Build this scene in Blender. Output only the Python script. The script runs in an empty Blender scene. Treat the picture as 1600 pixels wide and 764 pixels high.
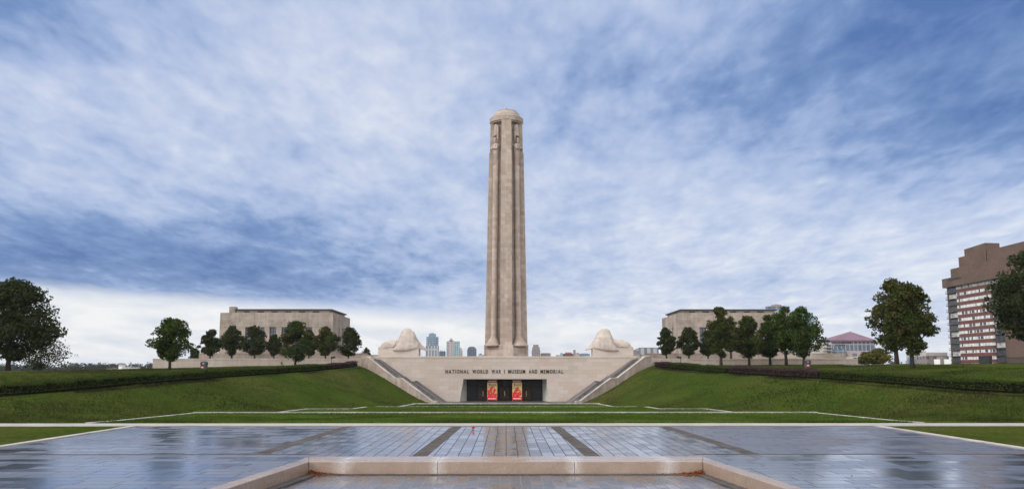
import bpy, bmesh, math, random
import numpy as np
from mathutils import Vector

scene = bpy.context.scene
COL = scene.collection
R = math.radians

# ------------------------------------------------------------------ camera
F = 1400.0                                    # focal length in photo pixels (1600 wide)
PITCH = math.atan(196.0 / F)
YAW = math.atan(9.0 / F)                      # the axis of the memorial sits at px 791
cam_d = bpy.data.cameras.new('camera')
cam_d.sensor_fit = 'HORIZONTAL'
cam_d.sensor_width = 36.0
cam_d.lens = 36.0 * F / 1600.0
cam_d.clip_start = 0.1
cam_d.clip_end = 30000
cam = bpy.data.objects.new('camera', cam_d)
cam.rotation_euler = (math.pi / 2 + PITCH, 0, -YAW)
COL.objects.link(cam)
scene.camera = cam


def at(px, py, Y):
    """a photo measurement at a known distance Y turned into x, z (metres from the eye)"""
    a = (px - 800.0) / F
    b = (382.0 - py) / F
    # ray in camera frame: right a, up b, forward 1
    fy = math.cos(PITCH) - b * math.sin(PITCH)
    fz = math.sin(PITCH) + b * math.cos(PITCH)
    fx = a
    c, s = math.cos(YAW), math.sin(YAW)
    X = fx * c + fy * s
    D = -fx * s + fy * c
    k = Y / D
    return X * k, fz * k


def ax(px, Y):
    return at(px, 578, Y)[0]


def az(px, py, Y):
    return at(px, py, Y)[1]


# ------------------------------------------------------------------ materials
def new_mat(name):
    m = bpy.data.materials.new(name)
    m.use_nodes = True
    nt = m.node_tree
    b = nt.nodes['Principled BSDF']
    return m, nt, b


def N(nt, t, **kw):
    n = nt.nodes.new(t)
    for k, v in kw.items():
        if k.startswith('i_'):
            n.inputs[k[2:].replace('_', ' ')].default_value = v
        else:
            setattr(n, k, v)
    return n


def L(nt, a, b):
    nt.links.new(a, b)


def math_n(nt, op, a, b=None, clamp=False):
    n = nt.nodes.new('ShaderNodeMath')
    n.operation = op
    n.use_clamp = clamp
    for i, v in enumerate((a, b)):
        if v is None:
            continue
        if isinstance(v, (int, float)):
            n.inputs[i].default_value = v
        else:
            nt.links.new(v, n.inputs[i])
    return n.outputs[0]


def mixc(nt, fac, a, b, blend='MIX'):
    n = nt.nodes.new('ShaderNodeMix')
    n.data_type = 'RGBA'
    n.blend_type = blend
    for sock, v in ((n.inputs[0], fac), (n.inputs[6], a), (n.inputs[7], b)):
        if isinstance(v, (int, float)):
            sock.default_value = v
        elif isinstance(v, (tuple, list)):
            sock.default_value = (v[0], v[1], v[2], 1)
        else:
            nt.links.new(v, sock)
    return n.outputs[2]


def ramp(nt, fac, stops):
    n = nt.nodes.new('ShaderNodeValToRGB')
    cr = n.color_ramp
    while len(cr.elements) < len(stops):
        cr.elements.new(0.5)
    for e, (p, c) in zip(cr.elements, stops):
        e.position = p
        e.color = (c, c, c, 1) if isinstance(c, (int, float)) else (c[0], c[1], c[2], 1)
    nt.links.new(fac, n.inputs[0])
    return n.outputs[0]


def noise(nt, vec, scale, detail=4, rough=0.55, dist=0.0):
    n = nt.nodes.new('ShaderNodeTexNoise')
    n.inputs['Scale'].default_value = scale
    n.inputs['Detail'].default_value = detail
    n.inputs['Roughness'].default_value = rough
    n.inputs['Distortion'].default_value = dist
    if vec is not None:
        nt.links.new(vec, n.inputs['Vector'])
    return n.outputs[0]


def mapped(nt, vec, scale=(1, 1, 1), loc=(0, 0, 0), rot=(0, 0, 0)):
    n = nt.nodes.new('ShaderNodeMapping')
    n.inputs['Scale'].default_value = scale
    n.inputs['Location'].default_value = loc
    n.inputs['Rotation'].default_value = rot
    nt.links.new(vec, n.inputs[0])
    return n.outputs[0]


def objco(nt):
    return nt.nodes.new('ShaderNodeTexCoord').outputs['Object']


def plain(name, col, rough=0.7, metal=0.0, var=0.15, nscale=3.0, spec=0.5):
    m, nt, b = new_mat(name)
    co = objco(nt)
    nz = noise(nt, co, nscale, 5)
    f = ramp(nt, nz, [(0.3, 1 - var), (0.7, 1 + var)])
    c = mixc(nt, 1.0, col, f, 'MULTIPLY')
    L(nt, c, b.inputs['Base Color'])
    b.inputs['Roughness'].default_value = rough
    b.inputs['Metallic'].default_value = metal
    b.inputs['Specular IOR Level'].default_value = spec
    return m


def stone(name, col, bw=1.5, bh=0.75, var=0.12, stain=0.25, stain_scale=0.12, streak=0.0, warm=None):
    m, nt, b = new_mat(name)
    co = objco(nt)
    sx = nt.nodes.new('ShaderNodeSeparateXYZ')
    L(nt, co, sx.inputs[0])
    u = math_n(nt, 'ADD', sx.outputs[0], sx.outputs[1])
    cb = nt.nodes.new('ShaderNodeCombineXYZ')
    L(nt, u, cb.inputs[0])
    L(nt, sx.outputs[2], cb.inputs[1])
    br = nt.nodes.new('ShaderNodeTexBrick')
    br.offset = 0.5
    br.inputs['Scale'].default_value = 1.0
    br.inputs['Brick Width'].default_value = bw
    br.inputs['Row Height'].default_value = bh
    br.inputs['Mortar Size'].default_value = 0.012
    br.inputs['Mortar Smooth'].default_value = 0.3
    warm = warm or (col[0] * 1.04, col[1] * 0.97, col[2] * 0.92)
    br.inputs['Color1'].default_value = (col[0] * (1 + var), col[1] * (1 + var), col[2] * (1 + var), 1)
    br.inputs['Color2'].default_value = (warm[0] * (1 - var), warm[1] * (1 - var), warm[2] * (1 - var), 1)
    br.inputs['Mortar'].default_value = (col[0] * 0.72, col[1] * 0.7, col[2] * 0.68, 1)
    L(nt, cb.outputs[0], br.inputs['Vector'])
    n1 = noise(nt, co, stain_scale, 7, 0.65)
    f1 = ramp(nt, n1, [(0.32, 1 - stain), (0.58, 1.0)])
    c = mixc(nt, 1.0, br.outputs['Color'], f1, 'MULTIPLY')
    if streak > 0:
        st = noise(nt, mapped(nt, co, (1.2, 1.2, 0.09)), 1.0, 6, 0.7)
        f2 = ramp(nt, st, [(0.42, 1 - streak), (0.6, 1.0)])
        c = mixc(nt, 1.0, c, f2, 'MULTIPLY')
    n3 = noise(nt, co, 6.0, 4)
    f3 = ramp(nt, n3, [(0.3, 0.92), (0.7, 1.06)])
    c = mixc(nt, 1.0, c, f3, 'MULTIPLY')
    L(nt, c, b.inputs['Base Color'])
    b.inputs['Roughness'].default_value = 0.88
    b.inputs['Specular IOR Level'].default_value = 0.25
    bp = nt.nodes.new('ShaderNodeBump')
    bp.inputs['Strength'].default_value = 0.35
    bp.inputs['Distance'].default_value = 0.03
    hgt = math_n(nt, 'SUBTRACT', n3, math_n(nt, 'MULTIPLY', br.outputs['Fac'], 0.8))
    L(nt, hgt, bp.inputs['Height'])
    L(nt, bp.outputs[0], b.inputs['Normal'])
    return m


def facade(name, wall, glass, bw, bh, gap, rough=0.25):
    """glazing grid for the far city blocks"""
    m, nt, b = new_mat(name)
    co = objco(nt)
    sx = nt.nodes.new('ShaderNodeSeparateXYZ')
    L(nt, co, sx.inputs[0])
    u = math_n(nt, 'ADD', sx.outputs[0], sx.outputs[1])
    cb = nt.nodes.new('ShaderNodeCombineXYZ')
    L(nt, u, cb.inputs[0])
    L(nt, sx.outputs[2], cb.inputs[1])
    br = nt.nodes.new('ShaderNodeTexBrick')
    br.offset = 0.0
    br.inputs['Scale'].default_value = 1.0
    br.inputs['Brick Width'].default_value = bw
    br.inputs['Row Height'].default_value = bh
    br.inputs['Mortar Size'].default_value = gap
    br.inputs['Color1'].default_value = (*[g * 1.25 for g in glass], 1)
    br.inputs['Color2'].default_value = (*[g * 0.75 for g in glass], 1)
    br.inputs['Mortar'].default_value = (*wall, 1)
    L(nt, cb.outputs[0], br.inputs['Vector'])
    L(nt, br.outputs['Color'], b.inputs['Base Color'])
    r = ramp(nt, br.outputs['Fac'], [(0, rough), (1, 0.8)])
    L(nt, r, b.inputs['Roughness'])
    return m


def nt_sep(nt, co):
    """distance across the mowing lanes"""
    sx = nt.nodes.new('ShaderNodeSeparateXYZ')
    L(nt, co, sx.inputs[0])
    return math_n(nt, 'ADD', math_n(nt, 'MULTIPLY', sx.outputs[0], 0.8), math_n(nt, 'MULTIPLY', sx.outputs[1], 0.6))


def leaf_mat(name, c1, c2, accent=None, acc_lo=0.62, acc_hi=0.75, trans=0.25, broad=False):
    m, nt, b = new_mat(name)
    co = objco(nt)
    g = nt.nodes.new('ShaderNodeNewGeometry')
    rnd = g.outputs['Random Per Island']
    n1 = noise(nt, co, 0.7, 3)
    f = math_n(nt, 'ADD', math_n(nt, 'MULTIPLY', rnd, 0.6), math_n(nt, 'MULTIPLY', n1, 0.5))
    c = mixc(nt, f, c1, c2)
    if accent:
        n2 = noise(nt, co, 0.14 if broad else 0.35, 5, 0.6)
        fa = math_n(nt, 'MULTIPLY', ramp(nt, n2, [(acc_lo - 0.1, 0), (acc_hi - 0.1, 1)]), math_n(nt, 'ADD', 0.3, rnd), True)
        c = mixc(nt, fa, c, accent)
    if broad:
        c = mixc(nt, 1.0, c, ramp(nt, noise(nt, co, 0.075, 6, 0.62, 0.6), [(0.36, 0.48), (0.64, 1.35)]), 'MULTIPLY')
        wv = math_n(nt, 'SINE', math_n(nt, 'MULTIPLY', nt_sep(nt, co), 2.6))
        c = mixc(nt, 1.0, c, ramp(nt, math_n(nt, 'ADD', math_n(nt, 'MULTIPLY', wv, 0.5), 0.5), [(0.2, 0.90), (0.8, 1.08)]), 'MULTIPLY')
    L(nt, c, b.inputs['Base Color'])
    b.inputs['Roughness'].default_value = 0.7
    b.inputs['Specular IOR Level'].default_value = 0.08
    out = nt.nodes['Material Output']
    tr = nt.nodes.new('ShaderNodeBsdfTranslucent')
    L(nt, c, tr.inputs['Color'])
    mx = nt.nodes.new('ShaderNodeMixShader')
    mx.inputs[0].default_value = trans
    L(nt, b.outputs[0], mx.inputs[1])
    L(nt, tr.outputs[0], mx.inputs[2])
    L(nt, mx.outputs[0], out.inputs['Surface'])
    return m


def grass_mat(lush=False):
    m, nt, b = new_mat('lush_grass' if lush else 'lawn_grass')
    co = objco(nt)
    n_big = noise(nt, co, 0.05, 4, 0.6)
    n_mid = noise(nt, co, 0.45, 5, 0.65)
    n_fine = noise(nt, mapped(nt, co, (1.0, 0.35, 1.0)), 5.0, 5, 0.75)
    c = mixc(nt, n_mid, (0.022, 0.040, 0.006), (0.050, 0.070, 0.011))
    dry = ramp(nt, n_big, [(0.44, 0.0), (0.66, 0.65)])
    c = mixc(nt, dry, c, (0.072, 0.066, 0.021))
    patch = ramp(nt, noise(nt, co, 0.16, 6, 0.7, 0.6), [(0.48, 0.0), (0.66, 0.65)])
    c = mixc(nt, patch, c, (0.024, 0.036, 0.008))
    if lush:
        c = mixc(nt, n_mid, (0.034, 0.066, 0.007), (0.070, 0.108, 0.014))
        c = mixc(nt, ramp(nt, n_big, [(0.48, 0.0), (0.7, 0.5)]), c, (0.10, 0.10, 0.03))
    f = ramp(nt, n_fine, [(0.28, 0.40), (0.72, 1.6)])
    c = mixc(nt, 1.0, c, f, 'MULTIPLY')
    # far land goes to woodland green-grey
    L(nt, c, b.inputs['Base Color'])
    b.inputs['Roughness'].default_value = 1.0
    b.inputs['Specular IOR Level'].default_value = 0.0
    bp = nt.nodes.new('ShaderNodeBump')
    bp.inputs['Strength'].default_value = 0.9
    bp.inputs['Distance'].default_value = 0.12
    L(nt, math_n(nt, 'ADD', n_fine, math_n(nt, 'MULTIPLY', n_mid, 0.8)), bp.inputs['Height'])
    L(nt, bp.outputs[0], b.inputs['Normal'])
    return m


def wet_paving(name, bw, bh, base1, base2, r_lo, r_hi, dry_amt=0.25, rot=0.0, seed=0.0, mortar=(0.012, 0.012, 0.014), mort_r=0.85, shift=0.0, coat=1.0, jw=0.022, rw=0.14):
    m, nt, b = new_mat(name)
    co = objco(nt)
    v = mapped(nt, co, (1, 1, 1), (seed * 3.7, seed * 1.9, 0), (0, 0, rot))
    br = nt.nodes.new('ShaderNodeTexBrick')
    br.offset = 0.37
    br.offset_frequency = 2
    br.squash = 0.72
    br.squash_frequency = 3
    br.inputs['Scale'].default_value = 1.0
    br.inputs['Brick Width'].default_value = bw
    br.inputs['Row Height'].default_value = bh
    br.inputs['Mortar Size'].default_value = jw
    br.inputs['Mortar Smooth'].default_value = 0.1
    br.inputs['Color1'].default_value = (0, 0, 0, 1)
    br.inputs['Color2'].default_value = (1, 1, 1, 1)
    br.inputs['Mortar'].default_value = (0.5, 0.5, 0.5, 1)
    L(nt, v, br.inputs['Vector'])
    rnd = math_n(nt, 'MULTIPLY', br.outputs['Color'], 1.0)
    n_big = noise(nt, co, 0.16, 5, 0.6, 0.4)
    n_mid = noise(nt, co, 1.3, 5, 0.65)
    n_fine = noise(nt, co, 14.0, 4, 0.7)
    c = mixc(nt, rnd, base1, base2)
    f = ramp(nt, n_mid, [(0.3, 0.75), (0.7, 1.2)])
    c = mixc(nt, 1.0, c, f, 'MULTIPLY')
    c = mixc(nt, br.outputs['Fac'], c, mortar)
    L(nt, c, b.inputs['Base Color'])
    # wetness: dry stones rough, wet ones glossy
    w = math_n(nt, 'ADD', math_n(nt, 'MULTIPLY', rnd, 0.45), math_n(nt, 'MULTIPLY', n_big, 0.9))
    w = math_n(nt, 'ADD', w, math_n(nt, 'MULTIPLY', n_mid, 0.25))
    if shift:
        w = math_n(nt, 'ADD', w, shift)
    rr = ramp(nt, w, [(0.0, r_lo), (0.72, r_lo + (r_hi - r_lo) * 0.35), (0.98, r_hi)])
    rr = math_n(nt, 'ADD', rr, math_n(nt, 'MULTIPLY', n_fine, 0.06))
    n = nt.nodes.new('ShaderNodeMix')
    n.data_type = 'FLOAT'
    L(nt, br.outputs['Fac'], n.inputs[0])
    L(nt, rr, n.inputs[2])
    n.inputs[3].default_value = mort_r
    L(nt, n.outputs[0], b.inputs['Roughness'])
    b.inputs['IOR'].default_value = 1.5
    wet = ramp(nt, math_n(nt, 'ADD', math_n(nt, 'MULTIPLY', n_big, 0.9), math_n(nt, 'MULTIPLY', rnd, rw)), [(0.36, 1.0), (0.58, 0.9), (0.72, 0.35)])
    L(nt, math_n(nt, 'MULTIPLY', math_n(nt, 'MULTIPLY', math_n(nt, 'SUBTRACT', 1.0, br.outputs['Fac']), wet), coat), b.inputs['Coat Weight'])
    b.inputs['Coat IOR'].default_value = 1.45
    L(nt, math_n(nt, 'MULTIPLY', n.outputs[0], 0.65), b.inputs['Coat Roughness'])
    b.inputs['Specular IOR Level'].default_value = 0.5
    bp = nt.nodes.new('ShaderNodeBump')
    bp.inputs['Strength'].default_value = 0.18
    bp.inputs['Distance'].default_value = 0.006
    h = math_n(nt, 'ADD', math_n(nt, 'MULTIPLY', n_fine, 0.18), math_n(nt, 'MULTIPLY', rnd, 0.25))
    h = math_n(nt, 'ADD', h, math_n(nt, 'MULTIPLY', n_mid, 0.25))
    h = math_n(nt, 'SUBTRACT', h, math_n(nt, 'MULTIPLY', br.outputs['Fac'], 0.7))
    L(nt, h, bp.inputs['Height'])
    L(nt, bp.outputs[0], b.inputs['Normal'])
    return m


def coping_mat():
    """pinkish stone coping, wet in places, with pale lime runs about its joints"""
    m, nt, b = new_mat('coping_stone')
    co = objco(nt)
    sx = nt.nodes.new('ShaderNodeSeparateXYZ')
    L(nt, co, sx.inputs[0])
    n1 = noise(nt, co, 1.1, 6, 0.65)
    n2 = noise(nt, co, 9.0, 4, 0.7)
    c = mixc(nt, n1, (0.20, 0.140, 0.103), (0.35, 0.262, 0.208))
    # lime runs: near x = +-2.6 (joint), and the corners x = +-6.7
    axx = math_n(nt, 'ABSOLUTE', sx.outputs[0])
    wob = math_n(nt, 'MULTIPLY', math_n(nt, 'SUBTRACT', n1, 0.5), 0.7)
    d1 = math_n(nt, 'ABSOLUTE', math_n(nt, 'ADD', math_n(nt, 'SUBTRACT', axx, 2.9), wob))
    d2 = math_n(nt, 'ABSOLUTE', math_n(nt, 'ADD', math_n(nt, 'SUBTRACT', axx, 6.9), wob))
    s1 = ramp(nt, d1, [(0.0, 0.8), (0.10, 0.45), (0.45, 0.0)])
    s2 = ramp(nt, d2, [(0.0, 0.6), (0.12, 0.4), (0.55, 0.0)])
    st = math_n(nt, 'ADD', s1, s2, True)
    st = math_n(nt, 'MULTIPLY', st, ramp(nt, n2, [(0.3, 0.6), (0.6, 1.0)]))
    c = mixc(nt, st, c, (0.55, 0.52, 0.50))
    f = ramp(nt, n2, [(0.25, 0.85), (0.75, 1.12)])
    c = mixc(nt, 1.0, c, f, 'MULTIPLY')
    L(nt, c, b.inputs['Base Color'])
    r = ramp(nt, noise(nt, co, 0.6, 4), [(0.35, 0.12), (0.65, 0.34)])
    L(nt, r, b.inputs['Roughness'])
    bp = nt.nodes.new('ShaderNodeBump')
    bp.inputs['Strength'].default_value = 0.3
    bp.inputs['Distance'].default_value = 0.01
    L(nt, n2, bp.inputs['Height'])
    L(nt, bp.outputs[0], b.inputs['Normal'])
    return m


M = {}
M['wall'] = stone('limestone_wall', (0.43, 0.375, 0.332), 1.9, 0.78, 0.07, 0.12, 0.10)
M['tower'] = stone('limestone_tower', (0.375, 0.312, 0.268), 1.3, 1.0, 0.15, 0.25, 0.10, 0.15)
M['hall'] = stone('limestone_hall', (0.345, 0.300, 0.260), 1.6, 0.6, 0.08, 0.42, 0.2, 0.16)
M['sphinx'] = stone('limestone_sphinx', (0.43, 0.385, 0.348), 1.4, 0.55, 0.06, 0.18, 0.25)
M['sphinx_wing'] = stone('limestone_feathers', (0.43, 0.385, 0.348), 1.1, 0.42, 0.09, 0.22, 0.3, 0.15)
M['terrace'] = stone('limestone_terrace', (0.40, 0.345, 0.302), 2.2, 0.6, 0.06, 0.25, 0.14, 0.12)
M['cheek'] = stone('cheek_stone', (0.40, 0.33, 0.28), 3.0, 1.4, 0.05, 0.45, 0.35, 0.2)
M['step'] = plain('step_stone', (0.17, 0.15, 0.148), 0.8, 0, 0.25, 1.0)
M['kerb'] = plain('kerb_stone', (0.32, 0.293, 0.265), 0.85, 0, 0.35, 0.5)
M['path'] = plain('path_concrete', (0.30, 0.272, 0.25), 0.7, 0, 0.2, 0.5)
M['strip'] = plain('paving_strip', (0.078, 0.068, 0.063), 0.95, 0, 0.35, 1.4, 0.06)
M['grass'] = grass_mat()
M['lush'] = grass_mat(True)
M['pave'] = wet_paving('wet_slate', 1.5, 0.56, (0.034, 0.036, 0.046), (0.085, 0.088, 0.105), 0.08, 0.30, rot=R(90), coat=.8, rw=.2)
M['pave_side'] = wet_paving('wet_slate_side', 2.0, 1.0, (0.030, 0.033, 0.048), (0.068, 0.072, 0.094), 0.08, 0.36, seed=2.0)
M['pave_dry'] = wet_paving('drying_slate', 2.0, 1.0, (0.034, 0.032, 0.044), (0.062, 0.058, 0.075), 0.09, 0.75, seed=4.0, shift=.03, coat=.75)
M['basin'] = wet_paving('basin_slate', 1.3, 0.42, (0.018, 0.020, 0.026), (0.085, 0.088, 0.10), 0.05, 0.42, rot=R(90), seed=5.0, mortar=(0.10, 0.10, 0.11), mort_r=0.25, jw=.03, rw=.42, coat=.9)
M['apron'] = wet_paving('apron_slate', 0.9, 0.5, (0.045, 0.042, 0.050), (0.075, 0.07, 0.08), 0.35, 0.6, seed=8.0, coat=.2)
M['coping'] = coping_mat()
M['bronze'] = plain('dark_bronze', (0.018, 0.014, 0.011), 0.6, 0.0, 0.25, 2.0, 0.2)
M['bronze_door'] = plain('door_bronze', (0.050, 0.026, 0.014), 0.6, 0.0, 0.4, 2.0, 0.2)
M['dark_glass'] = plain('dark_glass', (0.006, 0.008, 0.009), 0.35, 0, 0.3, 0.5, 0.2)
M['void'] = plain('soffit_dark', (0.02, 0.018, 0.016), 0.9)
M['jamb'] = plain('jamb_stone_lit', (0.52, 0.51, 0.45), 0.7, 0, 0.12, 1.0)  # greenish white colour stands in for light from inside
M['roof'] = plain('dark_roof', (0.03, 0.03, 0.032), 0.7)
M['hall_glass'] = plain('hall_glass', (0.105, 0.12, 0.15), 0.3, 0, 0.25, 0.8)  # blue-grey base colour stands in for the reflected sky
M['bark'] = plain('bark', (0.040, 0.030, 0.024), 1.0, 0, 0.35, 6.0, 0.1)
M['leaf'] = leaf_mat('leaf_green', (0.014, 0.032, 0.006), (0.055, 0.080, 0.014))
M['leaf_dark'] = leaf_mat('leaf_dark', (0.012, 0.020, 0.007), (0.040, 0.050, 0.014))
M['leaf_autumn'] = leaf_mat('leaf_autumn', (0.018, 0.030, 0.006), (0.058, 0.068, 0.014), (0.085, 0.062, 0.018), 0.60, 0.78)
M['leaf_orange'] = leaf_mat('leaf_orange', (0.018, 0.036, 0.009), (0.044, 0.062, 0.015), (0.13, 0.07, 0.018), 0.62, 0.74)
M['leaf_yellow'] = leaf_mat('leaf_yellow', (0.05, 0.055, 0.014), (0.10, 0.095, 0.022), (0.25, 0.16, 0.02), 0.62, 0.72)
M['hedge_green'] = leaf_mat('hedge_green', (0.014, 0.030, 0.005), (0.058, 0.082, 0.012))
M['hedge_purple'] = leaf_mat('hedge_purple', (0.030, 0.021, 0.020), (0.080, 0.052, 0.047))
M['hedge_shade_core'] = plain('hedge_shade_core', (0.008, 0.008, 0.005), 1.0, 0, .3, 4.0, 0.0)  # near-black solid core stands in for stems and the shade among them
M['mulch'] = plain('mulch', (0.016, 0.013, 0.009), 1.0, 0, 0.4, 3.0, 0.0)  # mulch, coloured near black to carry the hedge's shadow too
M['dead_leaf'] = leaf_mat('dead_leaf', (0.13, 0.035, 0.012), (0.26, 0.085, 0.025), None)
M['wood'] = leaf_mat('far_wood', (0.018, 0.026, 0.018), (0.040, 0.050, 0.032))
M['bin'] = plain('bin_metal', (0.060, 0.048, 0.048), 0.5, 0.2, 0.2, 4.0)
M['bin_dark'] = plain('bin_dark', (0.012, 0.012, 0.013), 0.6)
M['white'] = plain('white_paint', (0.75, 0.74, 0.72), 0.6, 0, 0.05)
M['red'] = plain('red_paint', (0.55, 0.012, 0.018), 0.5, 0, 0.1)
M['banner_red'] = plain('banner_red', (0.52, 0.013, 0.014), 0.6, 0, 0.15, 1.5)
M['banner_maroon'] = plain('banner_maroon', (0.16, 0.008, 0.012), 0.6)
M['banner_cream'] = plain('banner_cream', (0.48, 0.35, 0.14), 0.6, 0, 0.3, 1.0)
M['banner_ink'] = plain('banner_ink', (0.20, 0.12, 0.05), 0.6)
M['steel'] = plain('steel', (0.35, 0.34, 0.34), 0.4, 0.7)
M['black'] = plain('black_metal', (0.015, 0.015, 0.016), 0.5, 0.3)


# ------------------------------------------------------------------ mesh helpers
class MB:
    """collects shapes in world coordinates; build() links them as one mesh object"""

    def __init__(self):
        self.v = []
        self.f = []
        self.mi = []
        self.cur = 0

    def add(self, vs, fs):
        o = len(self.v)
        self.v += [tuple(p) for p in vs]
        self.f += [tuple(i + o for i in f) for f in fs]
        self.mi += [self.cur] * len(fs)
        return self

    def box(self, x0, x1, y0, y1, z0, z1):
        return self.hexa([(x0, y0, z0), (x1, y0, z0), (x1, y1, z0), (x0, y1, z0)],
                         [(x0, y0, z1), (x1, y0, z1), (x1, y1, z1), (x0, y1, z1)])

    def hexa(self, b, t):
        return self.add(list(b) + list(t), [(3, 2, 1, 0), (4, 5, 6, 7), (0, 1, 5, 4), (1, 2, 6, 5), (2, 3, 7, 6), (3, 0, 4, 7)])

    def prism(self, poly, d):
        """closed polygon (list of 3-D points) extruded by vector d"""
        n = len(poly)
        top = [(p[0] + d[0], p[1] + d[1], p[2] + d[2]) for p in poly]
        fs = [tuple(range(n)), tuple(range(2 * n - 1, n - 1, -1))]
        fs += [(i, i + n, (i + 1) % n + n, (i + 1) % n) for i in range(n)]
        return self.add(list(poly) + top, fs)

    def rings(self, rings, cap=True):
        n = len(rings[0])
        vs = [p for r in rings for p in r]
        fs = []
        for k in range(len(rings) - 1):
            for i in range(n):
                j = (i + 1) % n
                fs.append((k * n + i, k * n + j, (k + 1) * n + j, (k + 1) * n + i))
        if cap:
            fs.append(tuple(range(n - 1, -1, -1)))
            fs.append(tuple((len(rings) - 1) * n + i for i in range(n)))
        return self.add(vs, fs)

    def lathe(self, cx, cy, prof, n=48, a0=0.0):
        rs = []
        for r, z in prof:
            rs.append([(cx + r * math.cos(a0 + 2 * math.pi * i / n), cy + r * math.sin(a0 + 2 * math.pi * i / n), z) for i in range(n)])
        return self.rings(rs)

    def tube(self, pts, radii, n=7):
        pts = [Vector(p) for p in pts]
        rs = []
        for i, p in enumerate(pts):
            d = (pts[min(i + 1, len(pts) - 1)] - pts[max(i - 1, 0)]).normalized()
            a = d.cross(Vector((0.31, 0.94, 0.12))).normalized()
            b = d.cross(a)
            rs.append([tuple(p + (a * math.cos(2 * math.pi * k / n) + b * math.sin(2 * math.pi * k / n)) * radii[i]) for k in range(n)])
        return self.rings(rs)

    def build(self, name, mat, parent=None, smooth=False, bevel=0.0):
        me = bpy.data.meshes.new(name)
        off = Vector((0, 0, 0))
        p = parent
        while p is not None:
            off += Vector(p.location)
            p = p.parent
        me.from_pydata([(v[0] - off.x, v[1] - off.y, v[2] - off.z) for v in self.v], [], self.f)
        if any(self.mi):
            me.polygons.foreach_set('material_index', self.mi)
        bm = bmesh.new()
        bm.from_mesh(me)
        bmesh.ops.recalc_face_normals(bm, faces=bm.faces)
        if smooth:
            for f in bm.faces:
                f.smooth = True
        bm.to_mesh(me)
        bm.free()
        for m_ in (mat if isinstance(mat, (list, tuple)) else [mat]):
            me.materials.append(M[m_] if isinstance(m_, str) else m_)
        o = bpy.data.objects.new(name, me)
        COL.objects.link(o)
        if parent:
            o.parent = parent
        if bevel:
            bv = o.modifiers.new('bevel', 'BEVEL')
            bv.width = bevel
            bv.segments = 2
            bv.limit_method = 'ANGLE'
        return o


def tag(o, label=None, cat=None, group=None, kind=None):
    if label:
        o['label'] = label
    if cat:
        o['category'] = cat
    if group:
        o['group'] = group
    if kind:
        o['kind'] = kind
    return o


def thing(name, label, cat, loc=(0, 0, 0), group=None):
    o = bpy.data.objects.new(name, None)
    COL.objects.link(o)
    o.location = loc
    return tag(o, label, cat, group)


def struct(o, label=None):
    return tag(o, label, None, None, 'structure')


def quads_mesh(name, verts, mat, parent=None, off=(0, 0, 0)):
    """verts: (n,4,3) numpy array of loose quads"""
    n = len(verts)
    v = (verts - np.array(off, dtype=np.float64)).reshape(-1, 3)
    me = bpy.data.meshes.new(name)
    me.vertices.add(4 * n)
    me.vertices.foreach_set('co', v.astype(np.float32).ravel())
    me.loops.add(4 * n)
    me.loops.foreach_set('vertex_index', np.arange(4 * n, dtype=np.int32))
    me.polygons.add(n)
    me.polygons.foreach_set('loop_start', np.arange(0, 4 * n, 4, dtype=np.int32))
    me.polygons.foreach_set('loop_total', np.full(n, 4, dtype=np.int32))
    me.update(calc_edges=True)
    me.materials.append(M[mat])
    o = bpy.data.objects.new(name, me)
    COL.objects.link(o)
    if parent:
        o.parent = parent
    return o


def leaf_quads(rng, pos, size, out=None, up=0.5):
    """one bent leaf quad per position"""
    n = len(pos)
    nrm = rng.normal(size=(n, 3))
    nrm[:, 2] += up
    if out is not None:
        nrm += out * 0.9
    nrm /= np.linalg.norm(nrm, axis=1)[:, None] + 1e-9
    t = rng.normal(size=(n, 3))
    t -= nrm * np.sum(t * nrm, axis=1)[:, None]
    t /= np.linalg.norm(t, axis=1)[:, None] + 1e-9
    b = np.cross(nrm, t)
    s = (size * rng.uniform(0.6, 1.3, n))[:, None]
    q = np.stack([pos - t * s, pos - b * s * 0.55, pos + t * s, pos + b * s * 0.55], axis=1)
    return q


# ------------------------------------------------------------------ terrain
TOE = [(400, 72.5), (33.5, 72.5), (34.2, 80), (35.6, 103.5), (27.2, 107), (27.2, 124), (21.4, 127), (21.4, 138), (16.8, 141.5), (16.8, 162), (13.4, 170), (12.8, 185)]
CREST = [(400, 86), (60, 84.5), (48, 87), (44, 105), (42, 120), (39, 140), (33.7, 162), (29.0, 176), (28.6, 185)]


def interp(x, pts):
    xs = [p[0] for p in pts]
    ys = [p[1] for p in pts]
    return np.interp(x, xs, ys)


def poly_dist(x, y, pl):
    d = np.full(x.shape, 1e9)
    for (x0, y0), (x1, y1) in zip(pl[:-1], pl[1:]):
        dx, dy = x1 - x0, y1 - y0
        t = np.clip(((x - x0) * dx + (y - y0) * dy) / (dx * dx + dy * dy), 0, 1)
        d = np.minimum(d, np.hypot(x - x0 - t * dx, y - y0 - t * dy))
    return d


def inside(x, y, poly):
    c = np.zeros(x.shape, bool)
    n = len(poly)
    for i in range(n):
        x0, y0 = poly[i]
        x1, y1 = poly[(i + 1) % n]
        if y0 == y1:
            continue
        cond = ((y0 > y) != (y1 > y)) & (x < (x1 - x0) * (y - y0) / (y1 - y0) + x0)
        c ^= cond
    return c


PLZ = 3.95


def base_z(Y):
    Y = np.asarray(Y, dtype=float)
    return np.interp(Y, [-400, 67.5, 78, 168], [-PLZ, -PLZ, -4.39, -6.19])     # a level plaza, then lawns stepping gently down


V_POLY = [(-1, 185), (-1, -300), (400, -300)] + TOE
C_POLY = [(-1, 185), (-1, -300), (400, -300)] + CREST


def sstep(t):
    t = np.clip(t, 0, 1)
    return t * t * (3 - 2 * t)


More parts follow.
